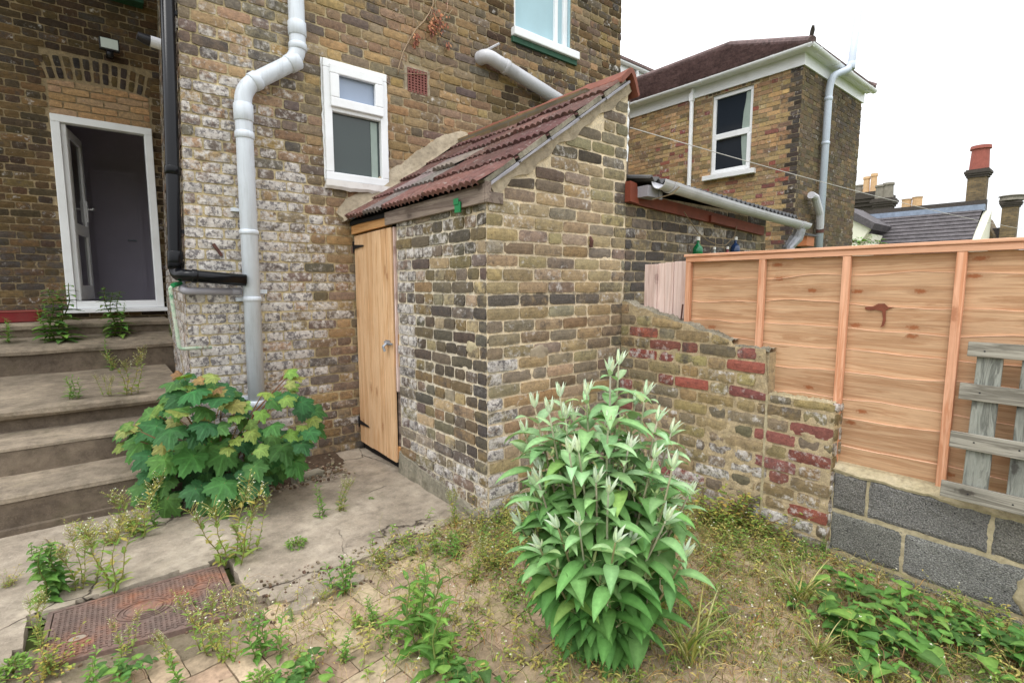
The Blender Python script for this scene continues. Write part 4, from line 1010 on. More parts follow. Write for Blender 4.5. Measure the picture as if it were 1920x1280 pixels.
mb = MB(); mb.box(XF-.045, XF+.05, YF1, 1.845, 1.567, 1.583); mb.build('capping', M['rail_wood'], fe, bevel=.003)
for k_, (y, z) in enumerate(((.785, 1.255), (.80, 1.26))): pass
mb = MB(); V = []; F = []   # brown stain run
st_pts = [(.845, 1.283, .012), (.815, 1.288, .016), (.79, 1.292, .022), (.765, 1.288, .018), (.745, 1.285, .008)]
pl = [(.85,1.272),(.855,1.284),(.82,1.289),(.80,1.302),(.775,1.303),(.76,1.288),(.735,1.287),(.757,1.279),(.768,1.268),(.765,1.22),(.771,1.196),(.785,1.188),(.780,1.20),(.776,1.23),(.782,1.266),(.81,1.272),(.83,1.268)]
mb.prism([(XF-.0045, y, z) for (y, z) in pl], (.0, 0, 0.0)); mb.v = [(p[0]-(0 if i < len(pl) else .002), p[1], p[2]) for i, p in enumerate(mb.v)]
mb.build('stain', M['stain'], fe)
pb = thing('pale_board_fence', (2.98, 2.0, 1.2), 'short pale pinkish vertical boards filling the gap between brick wall and orange fence', 'fence')
yy = 2.165
for i, wd in enumerate((.10, .062, .062, .10)):
    mb = MB(); mb.box(XF-.006+(.01 if i % 2 else 0), XF+.012+(.01 if i % 2 else 0), yy-wd+.002, yy, 1.05, 1.532+.004*i); mb.build('board', M['pale_wood'], pb, bevel=.002); yy -= wd
# pallet frame leaning on the fence
pt = thing('wooden_pallet', (2.80, .2, .46), 'weathered grey slatted pallet frame propped against the orange fence', 'pallet')
PO = VO((2.835, .445, .462)); pe = VO((.065, -.0, .685)).normalized(); ph = VO((0, -1, 0)); pn = VO((-pe.z, 0, pe.x))
mats_h = M['pallet_h']
skew = .02
for i, z in enumerate((.015, .235, .445, .63)):
    mb = MB(); q0 = PO+pe*z+ph*(.0+.012*(3-i)*-1+.0)+pn*.034; mb.obox(q0, ph*.85+pe*(-.0), pe*(.07 if i < 3 else .062), -pn*.018)
    o = mb.build('crosspiece', mats_h, pt, bevel=.003)
    for yv in (.035, .19, .35):
        pass
for i in range(6):
    mb = MB(); q0 = PO+pe*.02+ph*(.03+i*.137)+pn*.0145; mb.obox(q0, ph*.082+pe*0, pe*.66, -pn*.016); mb.build('slat', M['pallet_v'], pt, bevel=.003)
for i in range(6):
    for z in (.05, .27, .48, .66):
        pass
mb = MB()
for i in range(2):
    for z in (.05, .27, .48, .655):
        c = PO+pe*z+ph*(.055+i*.137)+pn*.0345; mb.tube([c-pn*.002, c+pn*.0006], .0035, 8)
mb.build('nail_heads', M['black_iron'], pt)

# ================================================================== NEIGHBOUR HOUSE WING
nh = thing('brick_house', (10.5, 5.4, 0), 'two-storey yellow brick house wing behind the fence with brown hipped roof and sash window', 'house')
NX, NY, NX2, NYB, NZ = 9.14, 3.75, 11.87, 7.35, 4.98
NW = (4.545, 5.305, 3.43, 4.86)
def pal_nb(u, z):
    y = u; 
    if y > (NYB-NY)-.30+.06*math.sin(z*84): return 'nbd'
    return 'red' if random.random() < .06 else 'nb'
mb = MB()
hl = (NYB-NW[1], NYB-NW[0], NW[2], NW[3])
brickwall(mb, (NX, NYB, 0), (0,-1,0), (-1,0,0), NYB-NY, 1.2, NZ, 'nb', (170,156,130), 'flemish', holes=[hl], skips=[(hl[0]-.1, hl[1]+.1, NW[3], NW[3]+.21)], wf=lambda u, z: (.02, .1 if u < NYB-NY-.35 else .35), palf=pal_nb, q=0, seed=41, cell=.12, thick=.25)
for i in range(12):
    u0_ = hl[0]-.08+i*.0785; brick(mb, ((u0_, NW[3]+.012), (u0_+.066, NW[3]+.012), (u0_+.066, NW[3]+.2), (u0_, NW[3]+.2)), VO((NX, NYB, 0)), VO((0,-1,0)), VO((-1,0,0)), jit(random.choice(PAL['nb']+PAL['red'][:1]), .12), (0, .1, 0, 1), 0, .006, 1)
mb.build('wall', M['brick'], nh)
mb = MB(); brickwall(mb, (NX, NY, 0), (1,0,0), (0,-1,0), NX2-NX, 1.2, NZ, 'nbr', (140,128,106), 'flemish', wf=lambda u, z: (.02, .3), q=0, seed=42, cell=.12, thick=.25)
mb.build('wall', M['brick'], nh)
mb = MB(); mb.box(NX2-.2, NX2, NY+.27, NYB, 0, NZ-.01); mb.box(NX+.02, NX2, NY+.02, NYB, -.05, 1.2); mb.build('wall', M['far_brick'], nh)
def tile_slope(name, quad, mat, par, rows, lift=.03, thick=.05, nseg=1):
    """quad: eaves0, eaves1, top1, top0; courses are real overlapping steps"""
    a, b, c, d = map(VO, quad); n = (b-a).cross(d-a).normalized(); mb = MB()
    if n.z < 0: n = -n
    for r in range(rows):
        t0, t1 = r/rows, min(1, (r+1.06)/rows); p0, p1 = a.lerp(d, t0), b.lerp(c, t0); q0, q1 = a.lerp(d, t1), b.lerp(c, t1)
        mb.put([tuple(x) for x in (p0+n*lift, p1+n*lift, q1+n*.004, q0+n*.004, p0-n*.01, p1-n*.01, q1-n*.02, q0-n*.02)], [(0,1,2,3), (4,5,1,0), (7,6,5,4), (1,5,6,2), (4,0,3,7)])
    return mb.build(name, mat, par)
EZ = 5.13; ex0, ey0, ex1 = NX-.18, NY-.18, NX2+.08; RXm = (ex0+ex1)/2; RZ = 6.24; RY = 5.72
tile_slope('roof', [(ex0, 9.2, EZ), (ex0, ey0, EZ), (RXm, RY, RZ), (RXm, 9.2, RZ)], M['roof_brown'], nh, 10, .055)
tile_slope('roof', [(ex0, ey0, EZ), (ex1, ey0, EZ), (RXm+.001, RY, RZ), (RXm, RY, RZ)], M['roof_brown'], nh, 9, .055)
tile_slope('roof', [(ex1, ey0, EZ), (ex1, 9.2, EZ), (RXm, 9.2, RZ), (RXm, RY, RZ)], M['roof_brown'], nh, 9, .055)
mb = MB(); mb.tube([(ex0-.0, ey0, EZ+.05), (RXm, RY, RZ+.03)], .07, 10); mb.tube([(ex1, ey0, EZ+.05), (RXm, RY, RZ+.03)], .07, 10); mb.tube([(RXm, RY, RZ+.03), (RXm, 9.2, RZ+.03)], .07, 10); mb.build('ridge_tiles', M['roof_brown'], nh)
mb = MB(); mb.tube([(ex0+.03, ey0+.03, EZ+.10), (ex0+.0, ey0, EZ+.20), (ex0-.04, ey0-.02, EZ+.25)], [.03, .035, .02], 8); mb.build('hip_iron', M['stone_dark'], nh)
mb = MB(); mb.box(NX-.035, NX-.004, NY-.035, 9.0, NZ-.07, EZ-.0); mb.box(NX-.004, NX2+.03, NY-.035, NY-.004, NZ-.07, EZ); mb.box(NX-.14, NX-.036, NY-.13, 9.0, EZ-.035, EZ-.02); mb.box(NX-.036, NX2+.1, NY-.13, NY-.036, EZ-.035, EZ-.02); mb.build('fascia_board', M['upvc'], nh)
gutter('gutter', (NX-.16, 7.38, EZ+.03), (NX-.16, NY-.2, EZ+.02), .058, M['upvc'], nh, sock=(.12, .5, .84))
gutter('gutter', (NX-.2, NY-.16, EZ+.02), (NX2+.12, NY-.16, EZ+.0), .058, M['upvc'], nh, sock=(.1, .35, .55, .9))
mb = MB(); mb.tube([(NX-.06, 5.70, NZ+.1), (NX-.06, 5.70, 1.9)], .038, 10); mb.box(NX-.1, NX-.02, 5.66, 5.74, NZ-.12, NZ+.02); mb.build('downpipe', M['upvc'], nh)
y0, y1, z0, z1 = NW
mb = MB(); xf0, xf1 = NX+.03, NX+.10
mb.box(xf0, xf1, y0, y1, z0, z0+.07); mb.box(xf0, xf1, y0, y1, z1-.07, z1); mb.box(xf0, xf1, y0, y0+.06, z0+.07, z1-.07); mb.box(xf0, xf1, y1-.06, y1, z0+.07, z1-.07); mb.box(xf0-.012, xf1, y0+.06, y1-.06, 4.06, 4.16)
mb.box(xf0-.012, xf0-.001, y0+.02, y0+.09, z0+.02, 4.06); mb.box(xf0-.012, xf0-.001, y1-.09, y1-.02, z0+.02, 4.06); mb.box(xf0-.012, xf0-.001, y0+.09, y1-.09, z0+.02, z0+.09)
wn = mb.build('window', M['upvc'], nh, bevel=.006); wn['_o'] = nh['_o']
mb = MB(); mb.box(NX+.06, NX+.065, y0+.06, y1-.06, z0+.07, z1-.07); mb.build('pane', M['glass_black'], wn)
mb = MB(); V = []; F = []
for i in range(13):
    t_ = i/12; z = z0+.08+(z1-z0-.16)*t_; wq = .10+.04*math.sin(t_*5)+(.10*max(0, .5-abs(t_-.75))); V += [(NX+.055, y0+.06, z), (NX+.045, y0+.06+wq*.5, z), (NX+.055, y0+.06+wq, z)]
for i in range(12):
    for j in range(2): a = i*3+j; F.append((a, a+1, a+4, a+3))
mb.put(V, F); mb.build('curtain', M['net'], wn)
mb = MB(); mb.box(NX-.09, NX+.03, y0-.11, y1+.11, z0-.09, z0-.005); mb.build('sill', M['upvc'], wn, bevel=.006)
sp = pipe_run('soil_pipe', 'tall pale vent pipe rising past the gutter of the house behind the fence', [(10.40, 3.43, 6.0), (10.29, 3.45, 5.06), (10.0, 3.62, 4.93), (9.98, 3.655, 4.72), (9.98, 3.655, 1.4)], .058, M['white_pipe'], sockets=[(0, .95, .12), (3, .05, .06), (3, .27, .05)])
sp['_x'] = 1
br = MB(); br.tube([(9.42, 3.62, 2.89), (9.60, 3.62, 2.87), (9.86, 3.63, 2.62), (9.96, 3.65, 2.38)], .06, 12, cap=True); tag(br.build('waste_elbow', M['gutter'], smooth=False), 'curved grey waste elbow joining the tall pale vent pipe low on the brick wall', 'waste pipe')
mb = MB(); mb.tube([(9.975, 3.653, 2.42), (9.972, 3.653, 2.30)], .064, 12); mb.build('clamp', M['rust'], sp)
bb = thing('bird_box', (9.33, 3.62, 2.1), 'small orange wooden bird box with a dark felt roof beside the silver downpipe', 'bird box')
mb = MB(); mb.box(9.18, 9.48, 3.55, 3.72, 2.04, 2.20); mb.build('box', M['bird'], bb, bevel=.004)
mb = MB(); mb.prism([(9.13, 3.52, 2.205), (9.53, 3.52, 2.205), (9.53, 3.73, 2.26), (9.13, 3.73, 2.26)], (0,0,.025)); mb.build('roof', M['corr'], bb)

# rear wall of the terrace behind
YT = 9.2
tr = thing('terrace_house', (9.5, YT+2, 0), 'sliver of pale terrace house with white gutter glimpsed above the orange ridge tile', 'house')
ta = at(1165, 118, 1, YT); tb = at(1232, 150, 1, YT)
mb = MB(); mb.box(5.05, 16, YT, YT+.3, 0, ta.z-.2); mb.build('wall', M['render'], tr)
mb = MB(); mb.box(5.05, 16, YT-.04, YT-.002, ta.z-.32, ta.z-.02); mb.build('fascia_board', M['upvc'], tr)
gutter('gutter', (5.05, YT-.11, ta.z+.02), (ta.x+1.6, YT-.11, ta.z-.02), .06, M['upvc'], tr)
td = at(1195, 160, 1, YT-.1); mb = MB(); mb.tube([(td.x, YT-.08, ta.z), (td.x, YT-.08, 3.0)], .045, 10); mb.build('downpipe', M['upvc'], tr)
mb = MB(); mb.prism([(5.05, YT-.15, ta.z+.03), (16, YT-.15, ta.z+.03), (16, YT+4, ta.z+1.9), (5.05, YT+4, ta.z+1.9)], (0,0,.06)); mb.build('roof', M['roof_brown'], tr)
tf = at(1222, 150, 1, YT-.3)
mb = MB(); mb.prism([(tf.x-.15, YT-.3, tf.z-.28), (tf.x+.25, YT-.3, tf.z-.22), (tf.x+.28, YT-.3, tf.z-.02), (tf.x, YT-.3, tf.z+.06)], (0, .1, .02)); mb.build('flashing', M['lead'], tr)

# ================================================================== FAR HOUSES
def quadX(X, pts): return [at(px, py, 0, X) for (px, py) in pts]
XD = 40.0
fh = thing('terrace_house', (XD, 8, 0), 'distant house with a wide dark slate roof over the fence and one tall chimney stack', 'house')
r0, r1 = at(1634, 408, 0, XD), at(1842, 393, 0, XD)
RZf = (r0.z+r1.z)/2; ez = at(1700, 452, 0, XD-3.2).z-1.2
e0, e1 = at(1590, 470, 0, XD-3.6), at(1812, 470, 0, XD-3.6)
tile_slope('roof', [(XD-3.6, e0.y+.3, ez), (XD-3.6, e1.y, ez), (XD, r1.y, RZf), (XD, r0.y, RZf)], M['roof_grey'], fh, 13, .06)
mb = MB(); mb.box(XD-.1, XD+.25, r1.y-.1, r0.y+1.2, RZf-.1, RZf+.25); mb.build('ridge_flashing', M['lead'], fh)
mb = MB(); mb.box(XD+.26, XD+.6, r1.y-.1, r0.y+2, RZf-1, RZf+.55); mb.build('parapet', M['stone_dark'], fh)
mb = MB(); mb.box(XD-3.4, XD+4, e1.y+.2, e0.y-.2, 0, ez+.05); mb.build('wall', M['cream'], fh)
g0 = at(1842, 398, 0, XD)
mb = MB(); mb.prism([(XD-3.0, r1.y-.02, 0), (XD+.3, r1.y-.02, 0), (XD+.3, r1.y-.02, RZf-.1), (XD-3.0, r1.y-.02, ez+.6)], (0, -.35, 0)); mb.build('gable', M['cream'], fh)
mb = MB(); mb.prism([(XD-3.9, e0.y+.3, ez-.2), (XD-3.6, e0.y+.9, ez-.2), (XD, r0.y+.5, RZf+.1), (XD, r0.y-.1, RZf+.05)], (0, 0, .12)); mb.build('valley_flashing', M['lead'], fh)
def chimney(px0, px1, pyb, pyt, X, label, pots, mat=None, group=None, zb=None):
    """stack measured between photo columns px0..px1"""
    a, b = at(px0, pyb, 0, X), at(px1, pyb, 0, X); tp = at((px0+px1)/2, pyt, 0, X); w_ = abs(a.y-b.y); cy = (a.y+b.y)/2
    t = thing('chimney_stack', (X+w_*.4, cy, a.z), label, 'chimney', group); z0_ = a.z if zb is None else zb
    ct = tp.z; cw = w_*.14; mb = MB(); mb.box(X, X+w_*.9, cy-w_/2, cy+w_/2, z0_, ct-w_*.55); mb.build('stack', mat or M['far_brick'], t)
    mb = MB(); steps_ = [(.55, .40, .5), (.40, .27, 1.0), (.27, .10, 1.35), (.10, .0, .8)]
    for (h0, h1, k) in steps_: mb.box(X-cw*k, X+w_*.9+cw*k, cy-w_/2-cw*k, cy+w_/2+cw*k, ct-w_*h0, ct-w_*h1-.002)
    mb.build('cap', M['stone_dark'], t)
    for (ox, hgt, rad, m_) in pots:
        c = (X+w_*.45, cy-ox*w_/2, ct-.002); mb = MB(); mb.tube([VO(c), VO(c)+VO((0,0,hgt*.85)), VO(c)+VO((0,0,hgt*.86)), VO(c)+VO((0,0,hgt))], [rad, rad*.88, rad*1.08, rad*1.02], 14); mb.build('chimney_pot', m_, t)
    return t
chimney(1808, 1843, 398, 318, XD+.3, 'tall brick chimney stack with one big red pot above the slate roof', [(0, 1.35, .46, M['pot_red'])], zb=RZf-2)
chimney(1873, 1903, 445, 376, XD+.5, 'short stubby brick chimney stack on its own at the far right above the fence', [(0, .28, .55, M['pot_grey'])], zb=0)
XE = 55
chimney(1596, 1650, 405, 361, XE, 'dark brick chimney stack with two slim tan pots beside the brick wing', [(-.35, 1.55, .28, M['pot_tan']), (.15, 1.75, .27, M['pot_tan']), (-.85, .9, .3, M['pot_grey'])], M['stone_dark'], zb=3)
chimney(1636, 1668, 408, 372, XE-2, 'blackened chimney stack with a cluster of grey pots, second from the brick wing', [(-.5, 1.2, .42, M['pot_grey']), (.35, 1.3, .42, M['pot_grey'])], M['stone_dark'], zb=3)
p = at(1712, 398, 0, XE+5); ch = thing('chimney_stack', tuple(p), 'small pair of pale chimney pots peeping over the middle of the dark slate roof', 'chimney')
for dx, hh_, rr_, m_ in ((.55, 1.7, .42, M['pot_tan']), (-.25, 1.8, .42, M['pot_tan']), (-1.2, .7, .35, M['pot_red'])):
    mb = MB(); c = p+VO((0, dx, -.6)); mb.tube([c, c+VO((0,0,hh_)), c+VO((0,0,hh_+.15))], [rr_, rr_*.9, rr_*1.05], 12); mb.build('chimney_pot', m_, ch)
mb = MB(); mb.box(p.x-.6, p.x+.6, p.y-1.9, p.y+1.2, 3, p.z-.3); mb.build('stack', M['stone_dark'], ch)
# second far house, left of the slate roof
f2 = thing('terrace_house', (XD-2, 12, 0), 'cream gable of a distant house between brick wing and slate roof', 'house')
mb = MB(); q = [at(px, py, 0, XD-4) for (px, py) in ((1570, 400), (1632, 428), (1600, 470), (1570, 470))]; mb.prism(q, (.3, 0, 0)); mb.box(XD-3.7, XD+2, q[1].y, q[0].y+2, 0, q[1].z-.3); mb.build('wall', M['cream'], f2)
mb = MB(); q = [at(px, py, 0, XD-4.2) for (px, py) in ((1570, 382), (1640, 418), (1634, 430), (1570, 398))]; mb.prism(q, (6, 0, 0)); mb.build('roof', M['roof_grey'], f2)
f3 = thing('terrace_house', (XD+1, -2, 0), 'distant brick house end with a dark roof at the right edge behind the fence', 'house')
mb = MB(); q = [at(px, py, 0, XD+1) for (px, py) in ((1844, 405), (1862, 440), (1862, 480), (1844, 480))]; mb.prism(q, (3, 0, 0)); mb.build('wall', M['far_brick'], f3)
mb = MB(); q = [at(px, py, 0, XD+2) for (px, py) in ((1850, 430), (1885, 425), (1900, 480), (1850, 480))]; mb.prism(q, (3, 0, 0)); mb.build('roof', M['roof_grey'], f3)

# ================================================================== PAVING, APRON, SOIL
def inpoly(x, y, P):
    c = False; n = len(P)
    for i in range(n):
        x1, y1 = P[i][:2]; x2, y2 = P[(i+1) % n][:2]
        if (y1 > y) != (y2 > y) and x < (x2-x1)*(y-y1)/(y2-y1)+x1: c = not c
    return c
APR = [(-2.4, 2.2), (-.32, 2.42), (-.30, 2.86), (.44, 2.83), (.45, 2.44), (.52, 2.32), (.60, 2.27), (.70, 2.33), (.82, 2.30), (.92, 2.42), (1.08, 2.38), (1.22, 2.47), (1.36, 2.40), (1.5, 2.46), (1.70, 2.42), (1.70, 3.36), (1.76, 3.36), (1.76, 4.1), (1.40, 4.1), (1.36, 3.86), (1.02, 3.62), (.75, 3.56), (.60, 3.80), (.57, 3.85), (-2.4, 3.85)]
mb = MB(); V = {}; F = []; vl = []; cs = .03
def aid(i, j):
    if (i, j) not in V:
        x = -2.4+i*cs; y = 2.1+j*cs; x += .010*N3(x*9, y*9, 1)+.006*N3(x*30, y*30, 2); y += .012*N3(x*9, y*9, 4)+.006*N3(x*30, y*30, 6)
        z = .014+.007*N3(x*1.7, y*1.7, 0)+.003*N3(x*9, y*9, 9)+.0015*N3(x*40, y*40, 9)
        if x < .0 and y < 3.0: z -= .008*max(0, N3(x*4, y*4, 7))*3
        V[(i, j)] = len(vl); vl.append([x, y, z])
    return V[(i, j)]
cells = set()
for i in range(int(4.2/cs)):
    for j in range(int(2.05/cs)):
        x = -2.4+(i+.5)*cs; y = 2.1+(j+.5)*cs
        if inpoly(x+.02*N3(x*7, y*7, 3), y+.03*N3(x*5, y*5, 8), APR): cells.add((i, j)); F.append((aid(i, j), aid(i+1, j), aid(i+1, j+1), aid(i, j+1)))
top_n = len(vl); low = {}
def lid(a):
    if a not in low: low[a] = len(vl); p = vl[a]; vl.append([p[0], p[1], -.05])
    return low[a]
for (i, j) in list(cells):
    for (di, dj, p, q) in ((-1,0,(i,j+1),(i,j)), (1,0,(i+1,j),(i+1,j+1)), (0,-1,(i,j),(i+1,j)), (0,1,(i+1,j+1),(i,j+1))):
        if (i+di, j+dj) not in cells: a, b = aid(*p), aid(*q); F.append((a, lid(a), lid(b), b))
mb.put([tuple(v) for v in vl], F); struct(mb.build('concrete_apron', M['apron']))
# loose broken lumps along the apron's edge
for k_, (x, y, r_, h_) in enumerate(((.70, 2.25, .085, .022), (.60, 2.19, .05, .02), (.84, 2.24, .06, .018), (1.15, 2.34, .07, .016), (1.31, 2.31, .06, .02), (-.36, 2.30, .07, .02), (-.42, 2.42, .05, .016), (1.02, 2.30, .045, .015))):
    n = 9; pl = []
    for i in range(n): a = 2*math.pi*i/n; q = r_*(1+.35*N3(math.cos(a), math.sin(a), k_*3)); pl.append((x+q*1.25*math.cos(a), y+q*.8*math.sin(a), -.01))
    mb = MB(); mb.prism(pl, (.004, .003, h_+.01)); lb = ['broken concrete lump nearest the drain cover at the paving edge', 'small broken concrete chip below the biggest lump', 'flat concrete fragment right of the biggest lump', 'concrete fragment among weeds midway along the broken edge', 'concrete fragment nearest the outhouse corner', 'concrete piece left of the drain cover', 'small concrete chip on the broken slab left of the drain cover', 'smallest concrete chip midway along the broken edge'][k_]
    tag(mb.build('concrete_fragment', M['apron'], bevel=.004), lb, 'rubble', 'broken concrete along the apron edge')
# soil sheet with uneven height that laps over the pavers
def sheet(name, x0, x1, y0, y1, cs, hf, mat, skip=None, kind='structure'):
    nx = int((x1-x0)/cs); ny = int((y1-y0)/cs); vv = []; ff = []
    for j in range(ny+1):
        for i in range(nx+1): x = x0+(x1-x0)*i/nx; y = y0+(y1-y0)*j/ny; vv.append((x, y, hf(x, y)))
    for j in range(ny):
        for i in range(nx): a = j*(nx+1)+i; ff.append((a, a+1, a+nx+2, a+nx+1))
    mb = MB(); mb.put(vv, ff); return struct(mb.build(name, mat, smooth=True), kind)
def soilh(x, y):
    base = -.0155+.010*N3(x*2.2, y*2.2, 5)+.006*N3(x*9, y*9, 2)+.003*N3(x*40, y*40, 2)
    base += .0075*max(0, min(1, (x-1.1)*1.4))*(.55+N3(x*2.8+4, y*2.8, 3)*1.4)       # more dirt to the right
    base += .035*math.exp(-((x-1.5)**2+(y-1.18)**2)/.02)
    if y > 2.0 and x > 1.72: base += .02
    return base
sheet('soil', -2.6, 2.95, -1.8, 2.6, .028, soilh, M['soil'])
sheet('flower_bed', .56, 1.46, 3.50, 4.12, .025, lambda x, y: -.02+.05*max(0, min(1, (y-3.55)*3))+.012*N3(x*12, y*12, 2)+.008*N3(x*30, y*30, 2)-.06*max(0, x-1.3), M['dark_soil'])
# herringbone clay pavers
def inset_brick(mb, cx, cy, ang, l, wd, h, col, sd):
    ca, sa = math.cos(ang), math.sin(ang); nu, nv = 7, 4; V = []; F = []
    def W(a, b, z): return (cx+a*ca-b*sa, cy+a*sa+b*ca, z)
    tx, ty = random.uniform(-.008, .008), random.uniform(-.008, .008)
    for j in range(nv):
        for i in range(nu):
            a = l*(i/(nu-1)-.5); b = wd*(j/(nv-1)-.5); e = i in (0, nu-1) or j in (0, nv-1); p = W(a, b, 0)
            z = h+a*tx+b*ty+(-.0045 if e else 0)+.0018*N3(p[0]*25, p[1]*25, sd)
            if e: a += .0035*N3(p[0]*30, p[1]*30, sd+1); b += .0035*N3(p[0]*30, p[1]*30, sd+2)
            V.append(W(a, b, z))
    for j in range(nv-1):
        for i in range(nu-1): k = j*nu+i; F.append((k, k+1, k+1+nu, k+nu))
    ring = [i for i in range(nu)]+[j*nu+nu-1 for j in range(1, nv)]+[(nv-1)*nu+i for i in range(nu-2, -1, -1)]+[j*nu for j in range(nv-2, 0, -1)]
    m = len(V)
    for r in ring: V.append((V[r][0], V[r][1], -.05))
    L = len(ring)
    for i in range(L): F.append((ring[(i+1) % L], ring[i], m+i, m+(i+1) % L))
    mb.put(V, F, col)
mb = MB(); PW = .106; rot = math.radians(8); cr, sr = math.cos(rot), math.sin(rot)
pc = [s2l(c) for c in ((170,151,124),(162,142,116),(176,157,130),(156,138,116),(168,145,121),(152,134,110))]
for m_ in range(-40, 60):
    for n_ in range(-40, 60):
        # herringbone tiling: unit shift (1,1) with L pairs every (4)
        for (ox, oy, hz) in ((0, 0, 1), (2, -1, 0)) if False else ((0, 0, 1), (0, 1, 0)):
            gx = m_*1.0+n_*2.0+0*oy; gy = m_*1.0-n_*2.0
            if hz: ux, uy, ang = gx+1.0, gy+.5, 0
            else: ux, uy, ang = gx+.5, gy+2.0, math.pi/2
            X_ = ux*PW; Y_ = uy*PW; wx = .6+X_*cr-Y_*sr; wy = .6+X_*sr+Y_*cr
            if not (-1.9 < wx < 2.83 and -1.4 < wy < 2.75): continue
            if inpoly(wx, wy, APR) and inpoly(wx, wy+.05, APR): continue
            if wx < .5 and wy > 2.22+.0*(wx): continue
            if wx > 1.69 and wy > 2.27: continue
            if (wx-1.5)**2+(wy-1.2)**2 < .02: continue
            inset_brick(mb, wx, wy, rot+ang, PW*2-.004, PW-.004, .003+random.uniform(-.002, .003)-.003*max(0, wx-1.5), jit(random.choice(pc), .06, .03), random.random()*50)
struct(mb.build('paving', M['paver']))
# kerb bricks by the maple
kb = thing('kerb_brick', (1.12, 3.58, 0), 'single worn brick laid as an edge between the soil bed and the concrete', 'brick')
mb = MB(); mb.obox((1.02, 3.60, -.02), (.21, .045, 0), (-.02, .095, 0), (0, 0, .075)); mb.build('brick', M['plinth'], kb, bevel=.008)

# ------------------------------------------------------------------ drain cover
dc = thing('drain_cover', (.09, 2.58, 0), 'rusty cast-iron drain cover with a raised oval set in the concrete', 'drain cover')
A, B, C2, D = VO((-.255, 2.425, 0)), VO((.405, 2.31, 0)), VO((.415, 2.80, 0)), VO((-.235, 2.83, 0))
def cp(s, t_, z=0): p = A.lerp(B, s).lerp(D.lerp(C2, s), t_); return VO((p.x, p.y, z))
mb = MB(); fr = .028
for (s0, s1, t0, t1) in ((0, 1, 0, fr*1.3), (0, 1, 1-fr*1.3, 1), (0, fr, fr*1.3, 1-fr*1.3), (1-fr, 1, fr*1.3, 1-fr*1.3)):
    mb.prism([cp(s0, t0, -.03), cp(s1, t0, -.03), cp(s1, t1, -.03), cp(s0, t1, -.03)], (0, 0, .038))
mb.build('frame', M['cover'], dc, bevel=.002)
mb = MB(); mb.prism([cp(.033, .043, -.03), cp(.967, .043, -.03), cp(.967, .957, -.03), cp(.033, .957, -.03)], (0, 0, .034))
W_, H_ = .64, .45; cxo = [(.5, .52, .15, .17), (.17, .34, .055, .06), (.83, .66, .055, .06)]
nx, ny = 34, 22
for i in range(nx):
    for j in range(ny):
        s = .045+(.91)*(i+.5)/nx; t_ = .06+.88*(j+.5)/ny
        if any(((s-c[0])/(c[2]+.018))**2+((t_-c[1])/(c[3]+.035))**2 < 1 for c in cxo): continue
        k = (i+j) % 4; a, b = (.0115, .0045) if (i//1+j) % 2 else (.0045, .0145)
        hs_, ht_ = a/W_*1.0, b/H_*1.0
        mb.prism([cp(s-hs_, t_-ht_, .0035), cp(s+hs_, t_-ht_, .0035), cp(s+hs_, t_+ht_, .0035), cp(s-hs_, t_+ht_, .0035)], (0, 0, .0045))
mb.build('plate', M['cover'], dc)
def oval(c, k0, k1, z0, z1, name, mat=None):
    V = []; F = []; n = 40
    for i in range(n):
        a = 2*math.pi*i/n
        for (k, z) in ((k0, z0), (k0, z1), (k1, z1), (k1, z0)): p = cp(c[0]+c[2]*k*math.cos(a), c[1]+c[3]*k*math.sin(a), z); V.append(tuple(p))
    for i in range(n):
        for j in range(4): a = i*4+j; b = i*4+(j+1) % 4; c_ = ((i+1) % n)*4; F.append((a, c_+j, c_+(j+1) % 4, b))
    mb = MB(); mb.put(V, F); return mb.build(name, mat or M['cover'], dc)
oval(cxo[0], .0, .66, .003, .0105, 'boss'); oval(cxo[0], .74, .80, .003, .009, 'ring'); oval(cxo[0], .94, 1.0, .003, .010, 'ring')
oval(cxo[1], .85, 1.0, .003, .009, 'key_socket'); oval(cxo[2], .85, 1.0, .003, .009, 'key_socket'); oval(cxo[1], .2, .75, .003, .0055, 'key_socket', M['apron'])

# ------------------------------------------------------------------ trough on the top step
tg = thing('plant_trough', (-.58, 7.1, 1.02), 'empty dull red plastic plant trough on the top step', 'plant trough')
mb = MB(); V = []; F = []; n = 28
def rr_(a, hx, hy): c, s = math.cos(a), math.sin(a); e = .35; return math.copysign(abs(c)**e, c)*hx, math.copysign(abs(s)**e, s)*hy
for (k, z) in ((.86, .0), (.97, .095), (1.04, .098), (1.04, .112), (.95, .112), (.84, .02)):
    for i in range(n): x, y = rr_(2*math.pi*i/n, .185*k, .075*k); V.append((-.58+x, 7.08+y, 1.03+z))
for r in range(5):
    for i in range(n): a = r*n+i; b = r*n+(i+1) % n; F.append((a, b, b+n, a+n))
F.append(tuple(range(n))[::-1]); F.append(tuple(5*n+i for i in range(n)))
mb.put(V, F); mb.build('trough', M['trough'], tg, smooth=False)
mb = MB(); P_ = []
for i in range(n+1): x, y = rr_(2*math.pi*i/n, .185*1.045, .075*1.045); P_.append((-.58+x, 7.08+y, 1.02+.113))
mb.tube(P_, .0055, 6); mb.build('rim', M['pot_red'], tg)

